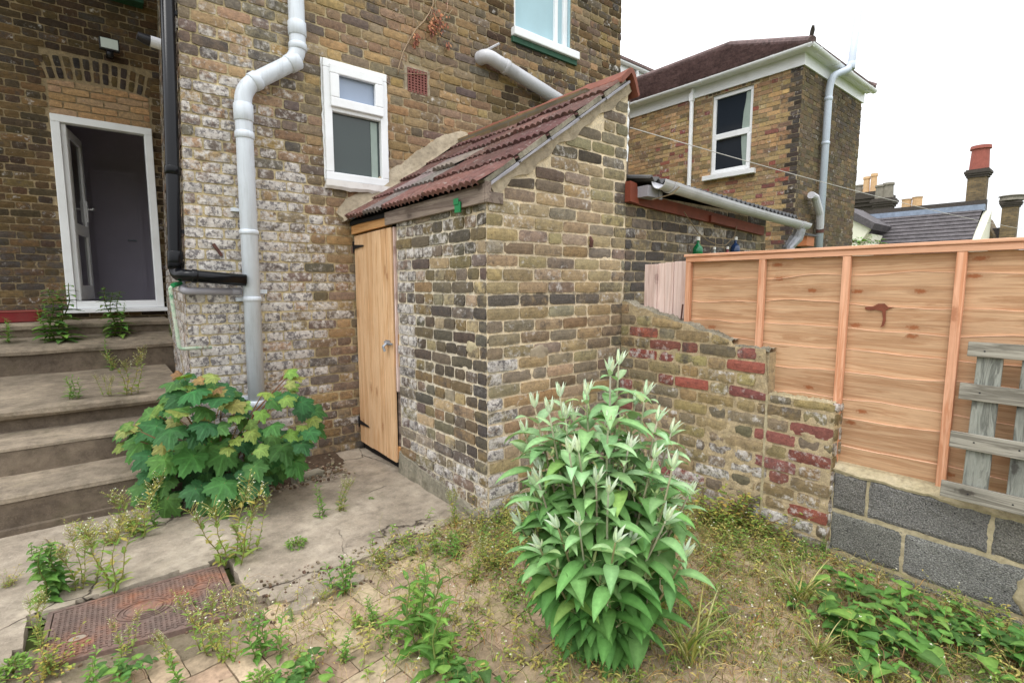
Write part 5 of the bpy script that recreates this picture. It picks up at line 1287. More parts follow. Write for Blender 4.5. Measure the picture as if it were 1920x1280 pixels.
# ================================================================== PLANTS
def leafmesh(mb, base, d, up, L, W, col, droop=.5, seg=6, fold=.18, shape='lance', wave=0, serr=0):
    """a single leaf as a folded curved blade"""
    d = VO(d).normalized(); up = VO(up); sd = d.cross(up)
    if sd.length < 1e-4: sd = d.cross(VO((1, 0, 0)))
    sd.normalize(); nn = sd.cross(d).normalized(); p = VO(base); V = []; F = []; dirv = d.copy(); ln = L/seg
    prof = {'lance': lambda t: math.sin(math.pi*min(1, t**.75))**.9*(1-.25*t), 'oval': lambda t: math.sin(math.pi*t**.8)**.7, 'heart': lambda t: (1-t)**.75*1.08*min(1, (t+.12)*6), 'nettle': lambda t: (1-t)**.85*1.1*min(1, (t+.05)*5)}[shape]
    for i in range(seg+1):
        t = i/seg; wd = W*.5*prof(min(.999, max(.0, t))) if t < 1 else 0
        if serr: wd *= 1+(serr if i % 2 else -serr)
        ny = sd.cross(dirv).normalized(); off = ny*(wd*fold*2)+ny*wave*math.sin(t*9)*W*.1
        V += [tuple(p+sd*wd+off), tuple(p), tuple(p-sd*wd+off)]
        dirv = (dirv+VO((0, 0, -1))*droop/seg*(1.2 if t > .3 else .6)).normalized(); p = p+dirv*ln
    for i in range(seg): a = i*3; F += [(a+1, a, a+3, a+4), (a+2, a+1, a+4, a+5)]
    rib = tuple(min(1, x*1.32+.012) for x in col[:3])+(1,); edge_ = tuple(x*.93 for x in col[:3])+(1,)
    mb.put(V, F, [rib if i % 3 == 1 else edge_ for i in range(len(V))])
def G3(c, a=.14): return jit(s2l(c), a, .07)
def G2(c, a=.14):
    if c[1] > c[0] > c[2]: c = (min(255, c[0]*1.07), c[1]*.985, c[2]*.95)
    return jit(s2l(c), a, .08)

# --- buddleia
bd = thing('buddleia_bush', (1.49, 1.22, 0), 'big leafy buddleia bush with pale felted shoots in front of the outhouse corner', 'shrub')
rnd = random.Random(12); stems = MB(); lv = MB(); tips = MB()
bx, by = 1.43, 1.21
shoots = []
N_ = 27
for k in range(N_):
    if k == 0: ang, lean, hgt = 0, .03, 1.07
    else: ang = k*2.399+rnd.uniform(-.3, .3); q = math.sqrt(k/N_); lean = .07+.27*q+rnd.uniform(-.03, .03); hgt = .98-.42*q+rnd.uniform(-.12, .06)
    vx, vy = math.cos(ang)*lean, math.sin(ang)*lean
    pts = []; n = 14
    for i in range(n+1):
        t = i/n; o = t**.8; pts.append(VO((bx+vx*o+.012*math.sin(t*5+k), by+vy*o+.012*math.cos(t*4+k*2), .0+hgt*(t**(1.0+.25*lean)))))
    shoots.append((pts, hgt, k))
# hand-placed leaders seen in the photo
def vplane(px, py, bx_=1.49, by_=1.22, dd_=0.0):
    n = VO((math.cos(YAW), math.sin(YAW), 0)); b = VO((bx_, by_, 0))+n*dd_; r = ray(px, py); c = VO((0, 0, H)); return c+r*((b-c).dot(n)/r.dot(n))
for (px, py, dz) in ((1160, 685, .02), (1003, 765, .0), (1050, 745, .08), (1232, 790, -.05), (1118, 905, -.22), (1225, 860, -.15), (975, 985, -.08), (1010, 905, -.12), (1180, 1020, -.22), (1255, 920, .0), (1075, 790, .12), (1190, 760, .1), (985, 815, .05), (1030, 775, -.06), (1100, 742, -.03), (1210, 742, .04), (1258, 812, .03), (1140, 800, -.15), (1068, 850, -.2)):
    e = vplane(px, py, dd_=dz); pts = []
    for i in range(15): t = i/14; pts.append(VO((bx+(e.x-bx)*t**.85, by+(e.y-by)*t**.85, e.z*t)))
    shoots.append((pts, e.z, 1))
for (pts, hgt, k) in shoots:
    m = len(pts); r0 = .0065+.002*hgt
    stems.tube(pts, [r0*(1-.62*i/(m-1)) for i in range(m)], 7, G2((150, 160, 138) if hgt > .6 else (120, 130, 96), .08))
    tot = sum((pts[i+1]-pts[i]).length for i in range(m-1)); node = .054; s = tot*.08; ph = rnd.uniform(0, 3)
    while s < tot-.01:
        acc = 0
        for i in range(m-1):
            l_ = (pts[i+1]-pts[i]).length
            if acc+l_ >= s: p = pts[i].lerp(pts[i+1], (s-acc)/l_); ax = (pts[i+1]-pts[i]).normalized(); break
            acc += l_
        f = s/tot; rem = tot-s
        if p.z < .16 and rnd.random() < .5: s += node; ph += 1.57; continue
        size = .158*min(1, .34+rem*6.5)*rnd.uniform(.75, 1.15); 
        for q in (0, 1):
            a = ph+q*math.pi+rnd.uniform(-.25, .25); hz = VO((math.cos(a), math.sin(a), 0)); el = .3+.5*max(0, 1-rem*6)+rnd.uniform(-.15, .2)
            d = (hz*math.cos(el)+ax*math.sin(el)).normalized()
            young = max(0, 1-rem*6)
            c1 = (124, 160, 106) if p.z > .66 else ((104, 146, 82) if p.z > .38 else (82, 126, 62))  # lower leaves coloured darker, painting in the bush's self-shade for depth
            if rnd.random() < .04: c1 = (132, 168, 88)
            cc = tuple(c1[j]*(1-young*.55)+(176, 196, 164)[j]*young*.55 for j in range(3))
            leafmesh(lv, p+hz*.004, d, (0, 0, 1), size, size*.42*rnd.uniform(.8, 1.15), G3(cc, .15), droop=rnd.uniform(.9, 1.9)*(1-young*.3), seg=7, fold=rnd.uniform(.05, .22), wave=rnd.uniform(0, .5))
        if rem > .12 and rnd.random() < .42:   # small axillary shoot
            a = ph+rnd.choice((0, math.pi)); hz = VO((math.cos(a), math.sin(a), 0)); p1 = p+hz*.035+ax*.055
            stems.tube([p, p+hz*.02+ax*.02, p1], [.003, .0026, .002], 5, G2((160, 172, 148), .05))
            for q in range(4):
                a2 = ph+q*1.57; h2 = VO((math.cos(a2), math.sin(a2), 0)); leafmesh(lv, p1, h2*.7+ax, (0, 0, 1), .055*rnd.uniform(.6, 1.1), .014, G2((150, 176, 128), .1), droop=.4, seg=4)
        ph += 1.5708; s += node*rnd.uniform(.85, 1.15)
    tp = pts[-1]; ax = (pts[-1]-pts[-3]).normalized()
    for q in range(6):   # silvery bud
        a = q*1.05+k; h2 = VO((math.cos(a), math.sin(a), 0)); sp_ = .12 if q < 3 else .42
        leafmesh(lv, tp, ax+h2*sp_, h2, .066 if q < 3 else .07, .017, G3((208, 220, 200), .05), droop=.15 if q < 3 else .6, seg=5, fold=.3)
stems.build('stem', M['stem'], bd, smooth=True); lv.build('foliage', M['bud_leaf'], bd, smooth=True)

# --- maple sapling
mp = thing('maple_bush', (.60, 3.68, 0), 'dense young maple bush with lobed leaves hiding the foot of the soil pipe', 'shrub')
lobes = [(0, 1.0), (54, .92), (-54, .92), (112, .66), (-112, .66)]
def maple_leaf(mb, p, d, nrm_, R, col, rnd):
    d = VO(d).normalized(); nrm_ = VO(nrm_); sd = d.cross(nrm_).normalized(); nn = sd.cross(d).normalized()
    out = []
    def rad(a):
        best = .44
        for (la, lr) in lobes:
            da = abs((a-la+180) % 360-180); wv = 36 if lr > .6 else 34
            if da < wv: best = max(best, .44+(lr-.44)*(1-(da/wv)**.9)+.10*math.sin(math.pi*min(1, da/wv)))
        if abs(a) > 148: best = min(best, .22+.28*(180-abs(a))/32)
        return best
    lc = tuple(min(1, x*1.35) for x in col[:3])+(1,); dc_ = tuple(x*.9 for x in col[:3])+(1,); cs_ = [lc]
    angs = [-180+i*7.5 for i in range(48)]; V = [tuple(p)]; F = []; cup = rnd.uniform(-.25, .25)-.15
    for ring in (.5, 1.0):
        for i, a in enumerate(angs):
            r = rad(a)*R*ring
            if ring == 1.0: r *= 1+(.075 if i % 2 else -.06)
            la = min(abs((a-l[0]+180) % 360-180) for l in lobes); valley = min(1, la/28)
            c, s = math.cos(math.radians(a)), math.sin(math.radians(a))
            h = cup*r*r/R-.07*valley*r+.02*R*math.sin(a*.09)*ring; q = VO(p)+d*(c*r)+sd*(s*r)+nn*h; q.z -= .35*(r*max(0, c))**2/R; V.append(tuple(q)); cs_.append(lc if la < 4.5 and ring < 1 else dc_)
    n = 48
    for i in range(n): j = (i+1) % n; F.append((0, 1+j, 1+i)); F.append((1+i, 1+j, 1+n+j, 1+n+i))
    mb.put(V, F, cs_)
rnd = random.Random(4); lv = MB(); stm = MB(); pet = stm
cen = VO((.56, 3.66, .38))
def bush_leaf(px, py, dep, R, young, toward=None):
    n = VO((math.cos(YAW), math.sin(YAW), 0)); b = VO((.56, 3.62, 0))+n*dep; r = ray(px, py); c = VO((0, 0, H)); P = c+r*((b-c).dot(n)/r.dot(n))
    if P.z < .03: P.z = .03+rnd.random()*.04
    if P.y > 4.0: P.y = 4.0-rnd.random()*.08
    outd = (P-cen); outd.z *= .4; outd = outd.normalized() if outd.length > .02 else VO((0, -1, 0))
    cd_ = (VO((0, 0, H))-P).normalized(); d = (outd*.8+VO((rnd.uniform(-.5, .5), rnd.uniform(-.5, .3), -.35+rnd.uniform(-.25, .25)))).normalized()
    nr = (VO((0, 0, 1))*.8+cd_*1.0+outd*.35+VO((rnd.uniform(-.3, .3), rnd.uniform(-.3, .3), 0))).normalized()
    nr = (nr-d*nr.dot(d)).normalized()
    if young > .8: c = rnd.choice(((150, 124, 84), (152, 146, 84), (140, 108, 80)))
    elif young > .4: c = rnd.choice(((122, 150, 78), (106, 146, 72), (132, 148, 86)))
    else: c = rnd.choice(((60, 106, 60), (70, 120, 64), (54, 98, 56), (78, 128, 64)))
    maple_leaf(lv, P, d, nr, R, G2(c, .12), rnd)
    q = P-d*.06-VO((0, 0, .05)); pet.tube([P, P-d*.03-VO((0, 0, .012)), q], .0018, 4, G2((150, 92, 70), .1))
    return P
def inb(px, py):
    # silhouette of the bush in the photograph
    P = [(262,930),(300,960),(345,965),(400,958),(455,948),(500,905),(548,880),(560,845),(592,800),(590,770),(550,735),(560,700),(535,690),(505,730),(480,760),(455,740),(430,735),(400,700),(340,698),(300,735),(290,770),(235,800),(212,835),(225,850),(262,845),(275,880)]
    return inpoly(px, py, P)
cnt = 0
while cnt < 190:
    px, py = rnd.uniform(210, 592), rnd.uniform(690, 965)
    if not inb(px, py): continue
    edge = sum(0 if inb(px+dx, py+dy) else 1 for dx in (-28, 28) for dy in (-28, 28)); dep = rnd.uniform(-.32, .22)*(1-edge*.12)
    y_ = (1-(py-700)/260); young = 1 if (py < 740 and rnd.random() < .12) else (.6 if rnd.random() < max(0, y_)*.5 and dep < .02 and edge >= 0 and py < 850 else 0)
    if px > 480 and py < 800: young = .5 if rnd.random() < .6 else 0
    R = rnd.uniform(.08, .125)*(.66 if young else 1)*(.8 if edge >= 2 else 1)
    bush_leaf(px, py, dep-(.04 if young else 0), R, young); cnt += 1
for (px, py) in ((230, 835), (262, 800), (300, 760), (345, 705), (400, 705), (500, 735), (540, 700), (585, 785), (545, 750), (400, 800), (470, 810), (330, 790), (380, 740), (440, 780)):
    bush_leaf(px, py, -.25 if 300 < px < 520 else -.05, .062, .6)
for k in range(9):
    a = k*.7; e = VO((.56+.42*math.cos(a), 3.68+.22*math.sin(a), .45+.25*rnd.random())); stm.tube([VO((.58+.02*k, 3.76, 0)), VO((.58, 3.74, .2)).lerp(e, .4), e], [.009, .007, .003], 6, G2((112, 88, 62), .1))
for (px, py) in ((540, 705), (235, 830), (350, 720)):
    n = VO((math.cos(YAW), math.sin(YAW), 0)); b = VO((.56, 3.62, 0)); r = ray(px, py); c = VO((0, 0, H)); e = c+r*((b-c).dot(n)/r.dot(n)); stm.tube([VO((.6, 3.76, .05)), VO((.6, 3.72, .35)).lerp(e, .5), e], [.008, .006, .003], 6, G2((120, 84, 62), .1))
lv.build('foliage', M['leaf'], mp); stm.v += []; stm.build('stem', M['stem'], mp, smooth=True)

# --- weeds: prototypes in local space, one metre-true, then copies
def proto(kind, h, seed):
    r = random.Random(seed); S = MB(); Lf = MB(); Fl = None
    def stem(x, y, h_, lean, c, rad=.0025, n=7):
        P = [VO((x+lean[0]*(i/n)**1.5+.006*math.sin(i+seed), y+lean[1]*(i/n)**1.5+.006*math.cos(i*1.3+seed), h_*i/n)) for i in range(n+1)]
        S.tube(P, [rad*(1-.6*i/n) for i in range(n+1)], 5, G2(c, .15)); return P
    if kind == 'leafy':       # upright weed with pointed toothed leaves in a spiral
        for k in range(r.choice((2, 3, 4))):
            P = stem(r.uniform(-.03, .03)*k, r.uniform(-.03, .03)*k, h*r.uniform(.75, 1), (r.uniform(-.1, .1)*h, r.uniform(-.1, .1)*h), (108, 128, 72), .003)
            m = int(h/.014)
            for i in range(m):
                t = (i+.5)/m; p = P[min(6, int(t*7))].lerp(P[min(7, int(t*7)+1)], t*7 % 1); a = i*2.4+r.uniform(-.3, .3); L_ = .066*(1.15-.7*t)*r.uniform(.7, 1.2)
                leafmesh(Lf, p, (math.cos(a), math.sin(a), .5+.4*t), (0, 0, 1), L_, L_*.34, G2(r.choice(((92, 140, 62), (80, 126, 56), (112, 156, 72))), .15), droop=.8, seg=6, shape='lance', serr=.18)
    elif kind == 'nettle':
        for k in range(3):
            P = stem(r.uniform(-.05, .05), r.uniform(-.05, .05), h*r.uniform(.7, 1), (r.uniform(-.12, .12)*h, r.uniform(-.12, .12)*h), (98, 112, 62), .003); m = int(h/.024)
            for i in range(m):
                t = (i+.4)/m; p = P[min(6, int(t*7))].lerp(P[min(7, int(t*7)+1)], t*7 % 1)
                for q in (0, 1): a = (i % 2)*1.57+q*math.pi+r.uniform(-.2, .2)+k; L_ = .065*(1.1-.6*t)*r.uniform(.8, 1.15); leafmesh(Lf, p, (math.cos(a), math.sin(a), .25), (0, 0, 1), L_, L_*.62, G2(r.choice(((84, 130, 58), (70, 114, 52), (98, 142, 66))), .14), droop=.9, seg=8, shape='nettle', serr=.14)
    elif kind == 'tall':      # spindly seeding weed, thin leaves, pale flower heads
        Fl = Lf
        for k in range(r.choice((4, 5))):
            P = stem(r.uniform(-.035, .035), r.uniform(-.035, .035), h*r.uniform(.65, 1), (r.uniform(-.3, .3)*h, r.uniform(-.3, .3)*h), (138, 132, 78), .0022)
            m = int(h/.015)
            for i in range(m):
                t = (i+.3)/m; p = P[min(6, int(t*7))].lerp(P[min(7, int(t*7)+1)], t*7 % 1); a = i*2.4; L_ = .048*(1.15-.6*t)*r.uniform(.5, 1.3)
                leafmesh(Lf, p, (math.cos(a), math.sin(a), .7), (0, 0, 1), L_, L_*.38, G2(r.choice(((116, 150, 72), (96, 134, 60), (124, 150, 76), (160, 150, 76))), .15), droop=.7, seg=4, serr=.2)
                if t > .7:
                    for b in range(3):
                        a2 = a+b*2; e = p+VO((math.cos(a2)*.028, math.sin(a2)*.028, .026+.012*r.random())); S.tube([p, p.lerp(e, .5)+VO((0, 0, .004)), e], .0009, 4, G2((136, 142, 84), .1))
                        for c_ in range(3): d_ = VO((r.uniform(-1, 1), r.uniform(-1, 1), r.uniform(0, 1))); leafmesh(Fl, e, d_, (0, 0, 1), .008, .004, G2((222, 222, 200) if r.random() < .4 else (150, 172, 96), .1), seg=2, droop=0)
    elif kind == 'tuft':
        for i in range(150):
            a = r.uniform(0, 6.28); rr2 = h*.75*math.sqrt(r.random()); z = h*(.15+.85*r.random())*(1-(rr2/h)**2*.8); p = VO((rr2*math.cos(a), rr2*math.sin(a), max(.003, z*.9)))
            L_ = r.uniform(.013, .028); leafmesh(Lf, p, (math.cos(a)+r.uniform(-.5, .5), math.sin(a)+r.uniform(-.5, .5), r.uniform(.1, .9)), (0, 0, 1), L_, L_*.45, G2(r.choice(((96, 140, 60), (114, 156, 70), (84, 124, 54))), .15), droop=.6, seg=3, shape='oval')
        for i in range(12): a = i*.6; S.tube([VO((0, 0, 0)), VO((math.cos(a)*h*.3, math.sin(a)*h*.3, h*.5)), VO((math.cos(a)*h*.6, math.sin(a)*h*.6, h*.75))], .0012, 4, G2((110, 124, 66), .1))
    elif kind == 'broad':     # heart-leaved bindweed
        for k in range(6):
            a = k*1.05+r.uniform(-.3, .3); ln = h*1.5*r.uniform(.6, 1.1); P = [VO((math.cos(a+.3*math.sin(t*3))*ln*t, math.sin(a+.3*math.sin(t*3))*ln*t, h*.75*math.sin(math.pi*min(1, t*.8+.12))*r.uniform(.7, 1))) for t in [i/8 for i in range(9)]]
            P[0] = VO((0, 0, 0)); S.tube(P, .0018, 5, G2((112, 88, 62), .15))
            for i in range(1, 9):
                for q in range(r.choice((0, 1, 2))):
                    a2 = r.uniform(0, 6.28); L_ = r.choice((.03, .04, .05, .095, .07)); b0 = P[i]+VO((r.uniform(-.03, .03), r.uniform(-.03, .03), r.uniform(-.03, .02))); s_ = b0+VO((math.cos(a2)*.02, math.sin(a2)*.02, .025)); S.tube([b0, s_], .0011, 4, G2((118, 130, 70), .1))
                    leafmesh(Lf, s_, (math.cos(a2), math.sin(a2), .1), (0, 0, 1), L_, L_*.85, G2(r.choice(((88, 138, 64), (74, 120, 56), (108, 154, 74), (64, 106, 52))), .13), droop=.7, seg=7, shape='heart', fold=.12)
    elif kind == 'grass':
        for i in range(34):
            a = r.uniform(0, 6.28); ln = h*r.uniform(.5, 1.15); d = VO((math.cos(a)*.45, math.sin(a)*.45, 1)); leafmesh(Lf, (r.uniform(-.03, .03), r.uniform(-.03, .03), 0), d, (math.cos(a), math.sin(a), -.2), ln, .008, G2(r.choice(((132, 152, 84), (160, 164, 104), (112, 142, 72), (176, 168, 116))), .12), droop=r.uniform(.6, 1.8), seg=8, shape='lance', fold=.3)
        S.tube([VO((0, 0, 0)), VO((.005, 0, .02))], .004, 5, G2((140, 140, 80)))
    elif kind == 'twiggy':    # airy low mat of fine leaves on wiry stems
        for k in range(16):
            a = r.uniform(0, 6.28); q = r.random()*h*.9; P = stem(math.cos(a)*q*.4, math.sin(a)*q*.4, h*r.uniform(.4, 1), (math.cos(a)*q, math.sin(a)*q), (126, 104, 66), .0014)
            for i in range(16): t = r.random(); p = P[min(6, int(t*7))]; a2 = r.uniform(0, 6.28); p = p+VO((math.cos(a2), math.sin(a2), r.uniform(-.3, .8)))*.02*r.random(); L_ = r.uniform(.01, .022); leafmesh(Lf, p, (math.cos(a2), math.sin(a2), .4), (0, 0, 1), L_, L_*.5, G2(r.choice(((112, 140, 66), (136, 150, 72), (96, 124, 58), (168, 150, 76))), .15), seg=3, shape='oval')
    root = bpy.data.objects.new('weed', None)
    ob = [S.build('stem', M['stem'], local=True, smooth=True), Lf.build('foliage', M['leaf'], local=True)]
    for o in ob: COL.objects.unlink(o)
    return ob
KN = {'leafy': ('leafy_weed', 'weed'), 'nettle': ('nettle', 'nettle'), 'tall': ('flowering_weed', 'weed'), 'tuft': ('low_weed', 'weed'), 'broad': ('bindweed', 'bindweed'), 'grass': ('grass_tuft', 'grass tuft'), 'twiggy': ('wiry_weed', 'weed')}
PR = {}
for kd, hs_ in (('leafy', (.24, .3)), ('nettle', (.26, .3)), ('tall', (.34, .30)), ('tuft', (.07, .06)), ('broad', (.16, .14)), ('grass', (.25, .22)), ('twiggy', (.16, .13))):
    PR[kd] = [(proto(kd, h_, 10*i+len(kd)), h_) for i, h_ in enumerate(hs_)]
def plant(kind, px, py, h, label, z=.0, i=None, pos=None, group=None, wide=1):
    obs, ph = PR[kind][(i if i is not None else random.randrange(2))]
    p = pos if pos else at(px, py, 2, z); nm, ct = KN[kind]
    r = bpy.data.objects.new(nm, None); COL.objects.link(r); r.location = p; r.empty_display_size = .05; h = h*{'tall': 1.3, 'leafy': 1.25, 'nettle': 1.2, 'twiggy': 1.25}.get(kind, 1); s = h/ph
    r.scale = (s*wide*random.uniform(.9, 1.1), s*wide*random.uniform(.9, 1.1), s); r.rotation_euler = (0, 0, random.uniform(0, 6.28))
    tag(r, label, ct, group or 'weeds growing through the paving')
    for o in obs: c = o.copy(); COL.objects.link(c); c.parent = r
    return r
W = plant
W('nettle', 98, 1128, .26, 'dark nettle clump standing left of the drain cover')
W('nettle', 70, 1090, .17, 'smaller nettle leaning behind the one left of the drain cover')
W('tall', 212, 1108, .30, 'tall seeding weed growing at the back edge of the drain cover')
W('tall', 165, 1100, .22, 'shorter yellowing weed left of the tall one behind the drain cover')
W('leafy', 290, 992, .20, 'bright leafy weed against the foot of the bottom step')
W('tall', 262, 1010, .26, 'thin flowering weed in front of the bottom step')
W('tall', 437, 1062, .32, 'tallest seeding weed with white flower heads right of the drain cover')
W('tall', 470, 1040, .22, 'yellowing flowering weed just right of the tallest seeding weed')
W('leafy', 605, 972, .19, 'bright green weed alone on the concrete near the plank door')
W('tall', 640, 960, .17, 'wispy dry weed right of the bright green one on the concrete')
W('tuft', 555, 1028, .065, 'small round green tuft alone on the bare concrete')
W('tuft', 696, 938, .025, 'tiny green seedling on the concrete near the outhouse corner')
for (px, py, s_, lb) in ((160, 1010, .10, 'low green mat weed at the step foot, left end'), (205, 1022, .11, 'low green mat weed at the step foot, middle of the row'), (120, 1045, .09, 'sprawling low weed on the slab beyond the nettles'), (15, 1100, .07, 'small feathery weed at the left edge of the photo'), (245, 1000, .12, 'bushy low weed at the step foot near the flowering weed')):
    W('twiggy', px, py, s_, lb)
W('tall', 72, 1215, .17, 'reddish stemmed weed at the left corner of the drain cover')
W('tuft', 25, 1262, .06, 'rounded tuft in the bottom left corner of the photo')
W('twiggy', 95, 1262, .10, 'wiry weed below the left corner of the drain cover')
W('leafy', 168, 1300, .14, 'leafy weed below the front edge of the drain cover')
W('broad', 235, 1275, .07, 'low broad-leaved weed below the middle of the drain cover')
W('tall', 240, 1225, .11, 'yellow and green weed overhanging the front of the drain cover')
W('tall', 388, 1222, .19, 'flowering weed standing over the right end of the drain cover')
W('tall', 318, 1250, .12, 'small pale weed at the front right of the drain cover')
W('leafy', 335, 1290, .12, 'leafy weed at the bottom edge right of the drain cover')
W('leafy', 487, 1228, .16, 'upright leafy weed on the pavers, left of the paired stems')
W('tall', 430, 1240, .15, 'brown stalked weed left of the upright leafy weed on the pavers')
W('leafy', 548, 1165, .06, 'little seedling on the pavers under the broken concrete')
W('leafy', 650, 1112, .15, 'slim upright weed at the broken concrete edge')
W('twiggy', 610, 1120, .06, 'low reddish weed at the left foot of the slim upright weed')
W('twiggy', 710, 1062, .09, 'feathery grey green weed on the broken concrete edge')
W('leafy', 700, 1172, .11, 'bright fresh clump of narrow weed in the middle of the pavers')
W('leafy', 645, 1242, .11, 'paired leafy stems on the front pavers')
W('leafy', 735, 1192, .07, 'small weed right of the bright clump on the pavers')
W('leafy', 800, 1215, .30, 'tall serrated weed with a red seed head left of the buddleia', i=0)
W('leafy', 778, 1190, .25, 'tall serrated weed just behind the tallest one left of the buddleia', i=1)
W('leafy', 820, 1240, .14, 'shorter weed at the foot of the tall serrated ones')
W('broad', 560, 1290, .08, 'round-leaved weed cut by the bottom edge of the photo', i=1)
W('tuft', 490, 1290, .07, 'low tuft at the bottom edge beside the round-leaved weed')
W('broad', 860, 1290, .09, 'dark leafy weed at the bottom edge left of the buddleia foot')
W('tall', 850, 985, .17, 'dry weed against the outhouse plinth')
W('twiggy', 905, 985, .13, 'wiry weed at the foot of the outhouse corner')
W('twiggy', 945, 975, .12, 'wiry weed right of the outhouse corner', i=1)
W('leafy', 855, 1040, .12, 'green weed in front of the outhouse plinth')
W('leafy', 815, 1070, .08, 'low weed on the last broken concrete before the outhouse corner')
W('tall', 890, 1090, .17, 'dry stalked weed between outhouse corner and buddleia')
W('twiggy', 930, 1060, .12, 'yellowing wiry weed beside the left of the buddleia')
W('twiggy', 985, 955, .11, 'wiry weed behind the buddleia against the gable wall')
for (px, py, s_, lb) in ((1345, 985, .20, 'fuzzy wiry weed right behind the buddleia by the garden wall'), (1385, 990, .22, 'tallest fuzzy weed against the old garden wall'), (1425, 1005, .17, 'fuzzy weed at the middle of the garden wall foot'), (1335, 945, .16, 'wiry weed in the corner behind the buddleia'), (1470, 1030, .10, 'low weed near the end of the garden wall')):
    W('twiggy', px, py, s_, lb)
W('leafy', 1505, 1045, .10, 'small leafy weed at the end of the garden wall')
W('leafy', 1540, 1040, .09, 'small leafy weed where garden wall meets grey blocks')
W('grass', 1500, 1130, .24, 'thin grass tuft in front of the garden wall end', i=0)
W('grass', 1290, 1240, .30, 'long pale grass tuft on the right side of the buddleia', i=1)
W('grass', 1535, 1230, .17, 'yellow grass tuft left of the bindweed')
W('grass', 1230, 1150, .26, 'seeding grass standing inside the right of the buddleia', i=0)
for (px, py, s_, lb) in ((1600, 1130, .13, 'bindweed patch nearest the grey block wall, left end'), (1680, 1165, .14, 'bindweed patch in front of the second grey block'), (1620, 1215, .15, 'largest bindweed patch on the right side pavers'), (1710, 1250, .16, 'bindweed patch nearest the bottom edge, right of the largest'), (1560, 1175, .11, 'bindweed patch next to the yellow grass'), (1790, 1215, .10, 'trailing bindweed reaching toward the heart-shaped leaf'), (1830, 1200, .11, 'bindweed with one large heart-shaped leaf near the blocks'), (1905, 1255, .13, 'leafy bindweed in the bottom right corner of the photo'), (1640, 1275, .12, 'bindweed cut by the bottom edge under the largest patch')):
    W('broad', px, py, s_, lb, group='bindweed spreading by the block wall')
# weeds on the steps
def on(px, py, y=None, z=None): return at(px, py, 2, z) if z is not None else at(px, py, 1, y)
W('nettle', 0, 0, .50, 'big leafy weed on the upper step beside the red trough', pos=on(118, 640, y=6.62), group='weeds on the steps', wide=1.5)
W('leafy', 0, 0, .30, 'leafy weed left of the biggest one on the upper step', pos=on(88, 638, y=6.6), group='weeds on the steps', wide=1.3)
W('nettle', 0, 0, .46, 'tall weed on the upper step below the middle of the white door', pos=on(212, 632, y=6.65), group='weeds on the steps', i=1, wide=1.25)
W('leafy', 0, 0, .20, 'leafy weed at the far left end of the upper step', pos=on(18, 642, y=6.6), group='weeds on the steps')
W('leafy', 0, 0, .30, 'weed growing at the back of the landing under the door', pos=on(212, 705, y=6.2), group='weeds on the steps')
W('leafy', 0, 0, .15, 'small weed on the landing nosing, left of the red-stemmed one', pos=on(138, 748, z=.57), group='weeds on the steps')
W('tall', 0, 0, .13, 'red-stemmed seedling on the landing nosing', pos=on(200, 742, z=.57), group='weeds on the steps')
W('tall', 0, 0, .26, 'spindly weed near the right end of the landing nosing', pos=on(250, 738, z=.57), group='weeds on the steps')
W('leafy', 0, 0, .14, 'small weed on the upper step by the house corner', pos=on(322, 632, y=6.5), group='weeds on the steps')
W('leafy', 0, 0, .16, 'little weed sprouting at the right jamb of the white door', pos=on(230, 600, y=7.1), group='weeds on the steps')
# small bush far off over the fence
W('broad', 0, 0, .35, 'bright green bush top peeping over the fence before the slate roof', pos=at(1612, 470, 0, 14), group='plants beyond the fence')

# --- dead creeper on the house wall
cr_ = thing('dead_creeper', (2.13, 4.1, 3.15), 'dead creeper with bare pale stems and brown leaf clumps high on the house wall', 'creeper')
mb = MB()
def onw(px, py, o=.02): return at(px, py, 1, 4.118-o)
runs = [([(815,-40),(812,10),(805,25),(795,40),(780,55),(768,75),(755,100),(748,125),(746,140)], .0065), ([(812,5),(795,3),(780,-2),(770,-12)], .003), ([(811,12),(808,30),(806,55)], .003), ([(840,0),(838,20),(832,30),(820,32),(806,28)], .003), ([(848,18),(840,30),(828,40),(822,50)], .0025),
        ([(796,40),(770,28),(745,32),(722,40)], .002), ([(770,75),(776,40),(772,5),(770,-30)], .003), ([(748,128),(752,138),(800,140),(822,128),(852,122)], .003), ([(822,68),(828,85),(838,95),(846,73)], .002), ([(780,85),(785,98),(790,104)], .0025), ([(935,80),(930,65),(905,50),(880,42),(862,30)], .002), ([(740,30),(735,20),(748,15),(760,30),(765,55),(768,75)], .002), ([(724,40),(735,60),(745,32)], .0015), ([(775,-5),(790,-20)], .002)]
for pts, r_ in runs:
    P = [onw(px, py, .012+.006*math.sin(i*2)) for i, (px, py) in enumerate(pts)]; mb.tube(P, [r_*(1-.4*i/len(P)) for i in range(len(P))], 6, G2((168, 148, 122), .08))
mb.build('stem', M['dry'], cr_, smooth=True)
mb = MB(); rnd = random.Random(9)
for (px, py, sx, sy, n) in ((818, 42, 17, 24, 95), (806, 55, 8, 10, 25), (780, 72, 6, 10, 34), (838, 85, 4, 6, 14), (776, 84, 4, 6, 12)):
    for i in range(n):
        p = onw(px+rnd.gauss(0, sx*.5), py+rnd.gauss(0, sy*.5), rnd.uniform(.01, .07)); a = rnd.uniform(0, 6.28); leafmesh(mb, p, (math.cos(a)*.6, -.4, -.9+rnd.uniform(-.3, .9)), (0, -1, .2), rnd.uniform(.02, .04), rnd.uniform(.012, .022), G2(rnd.choice(((150, 96, 74), (122, 76, 60), (176, 124, 92), (100, 62, 52))), .15), droop=1, seg=4, shape='oval', wave=.5)
mb.build('dead_leaves', M['dry_leaf'], cr_)

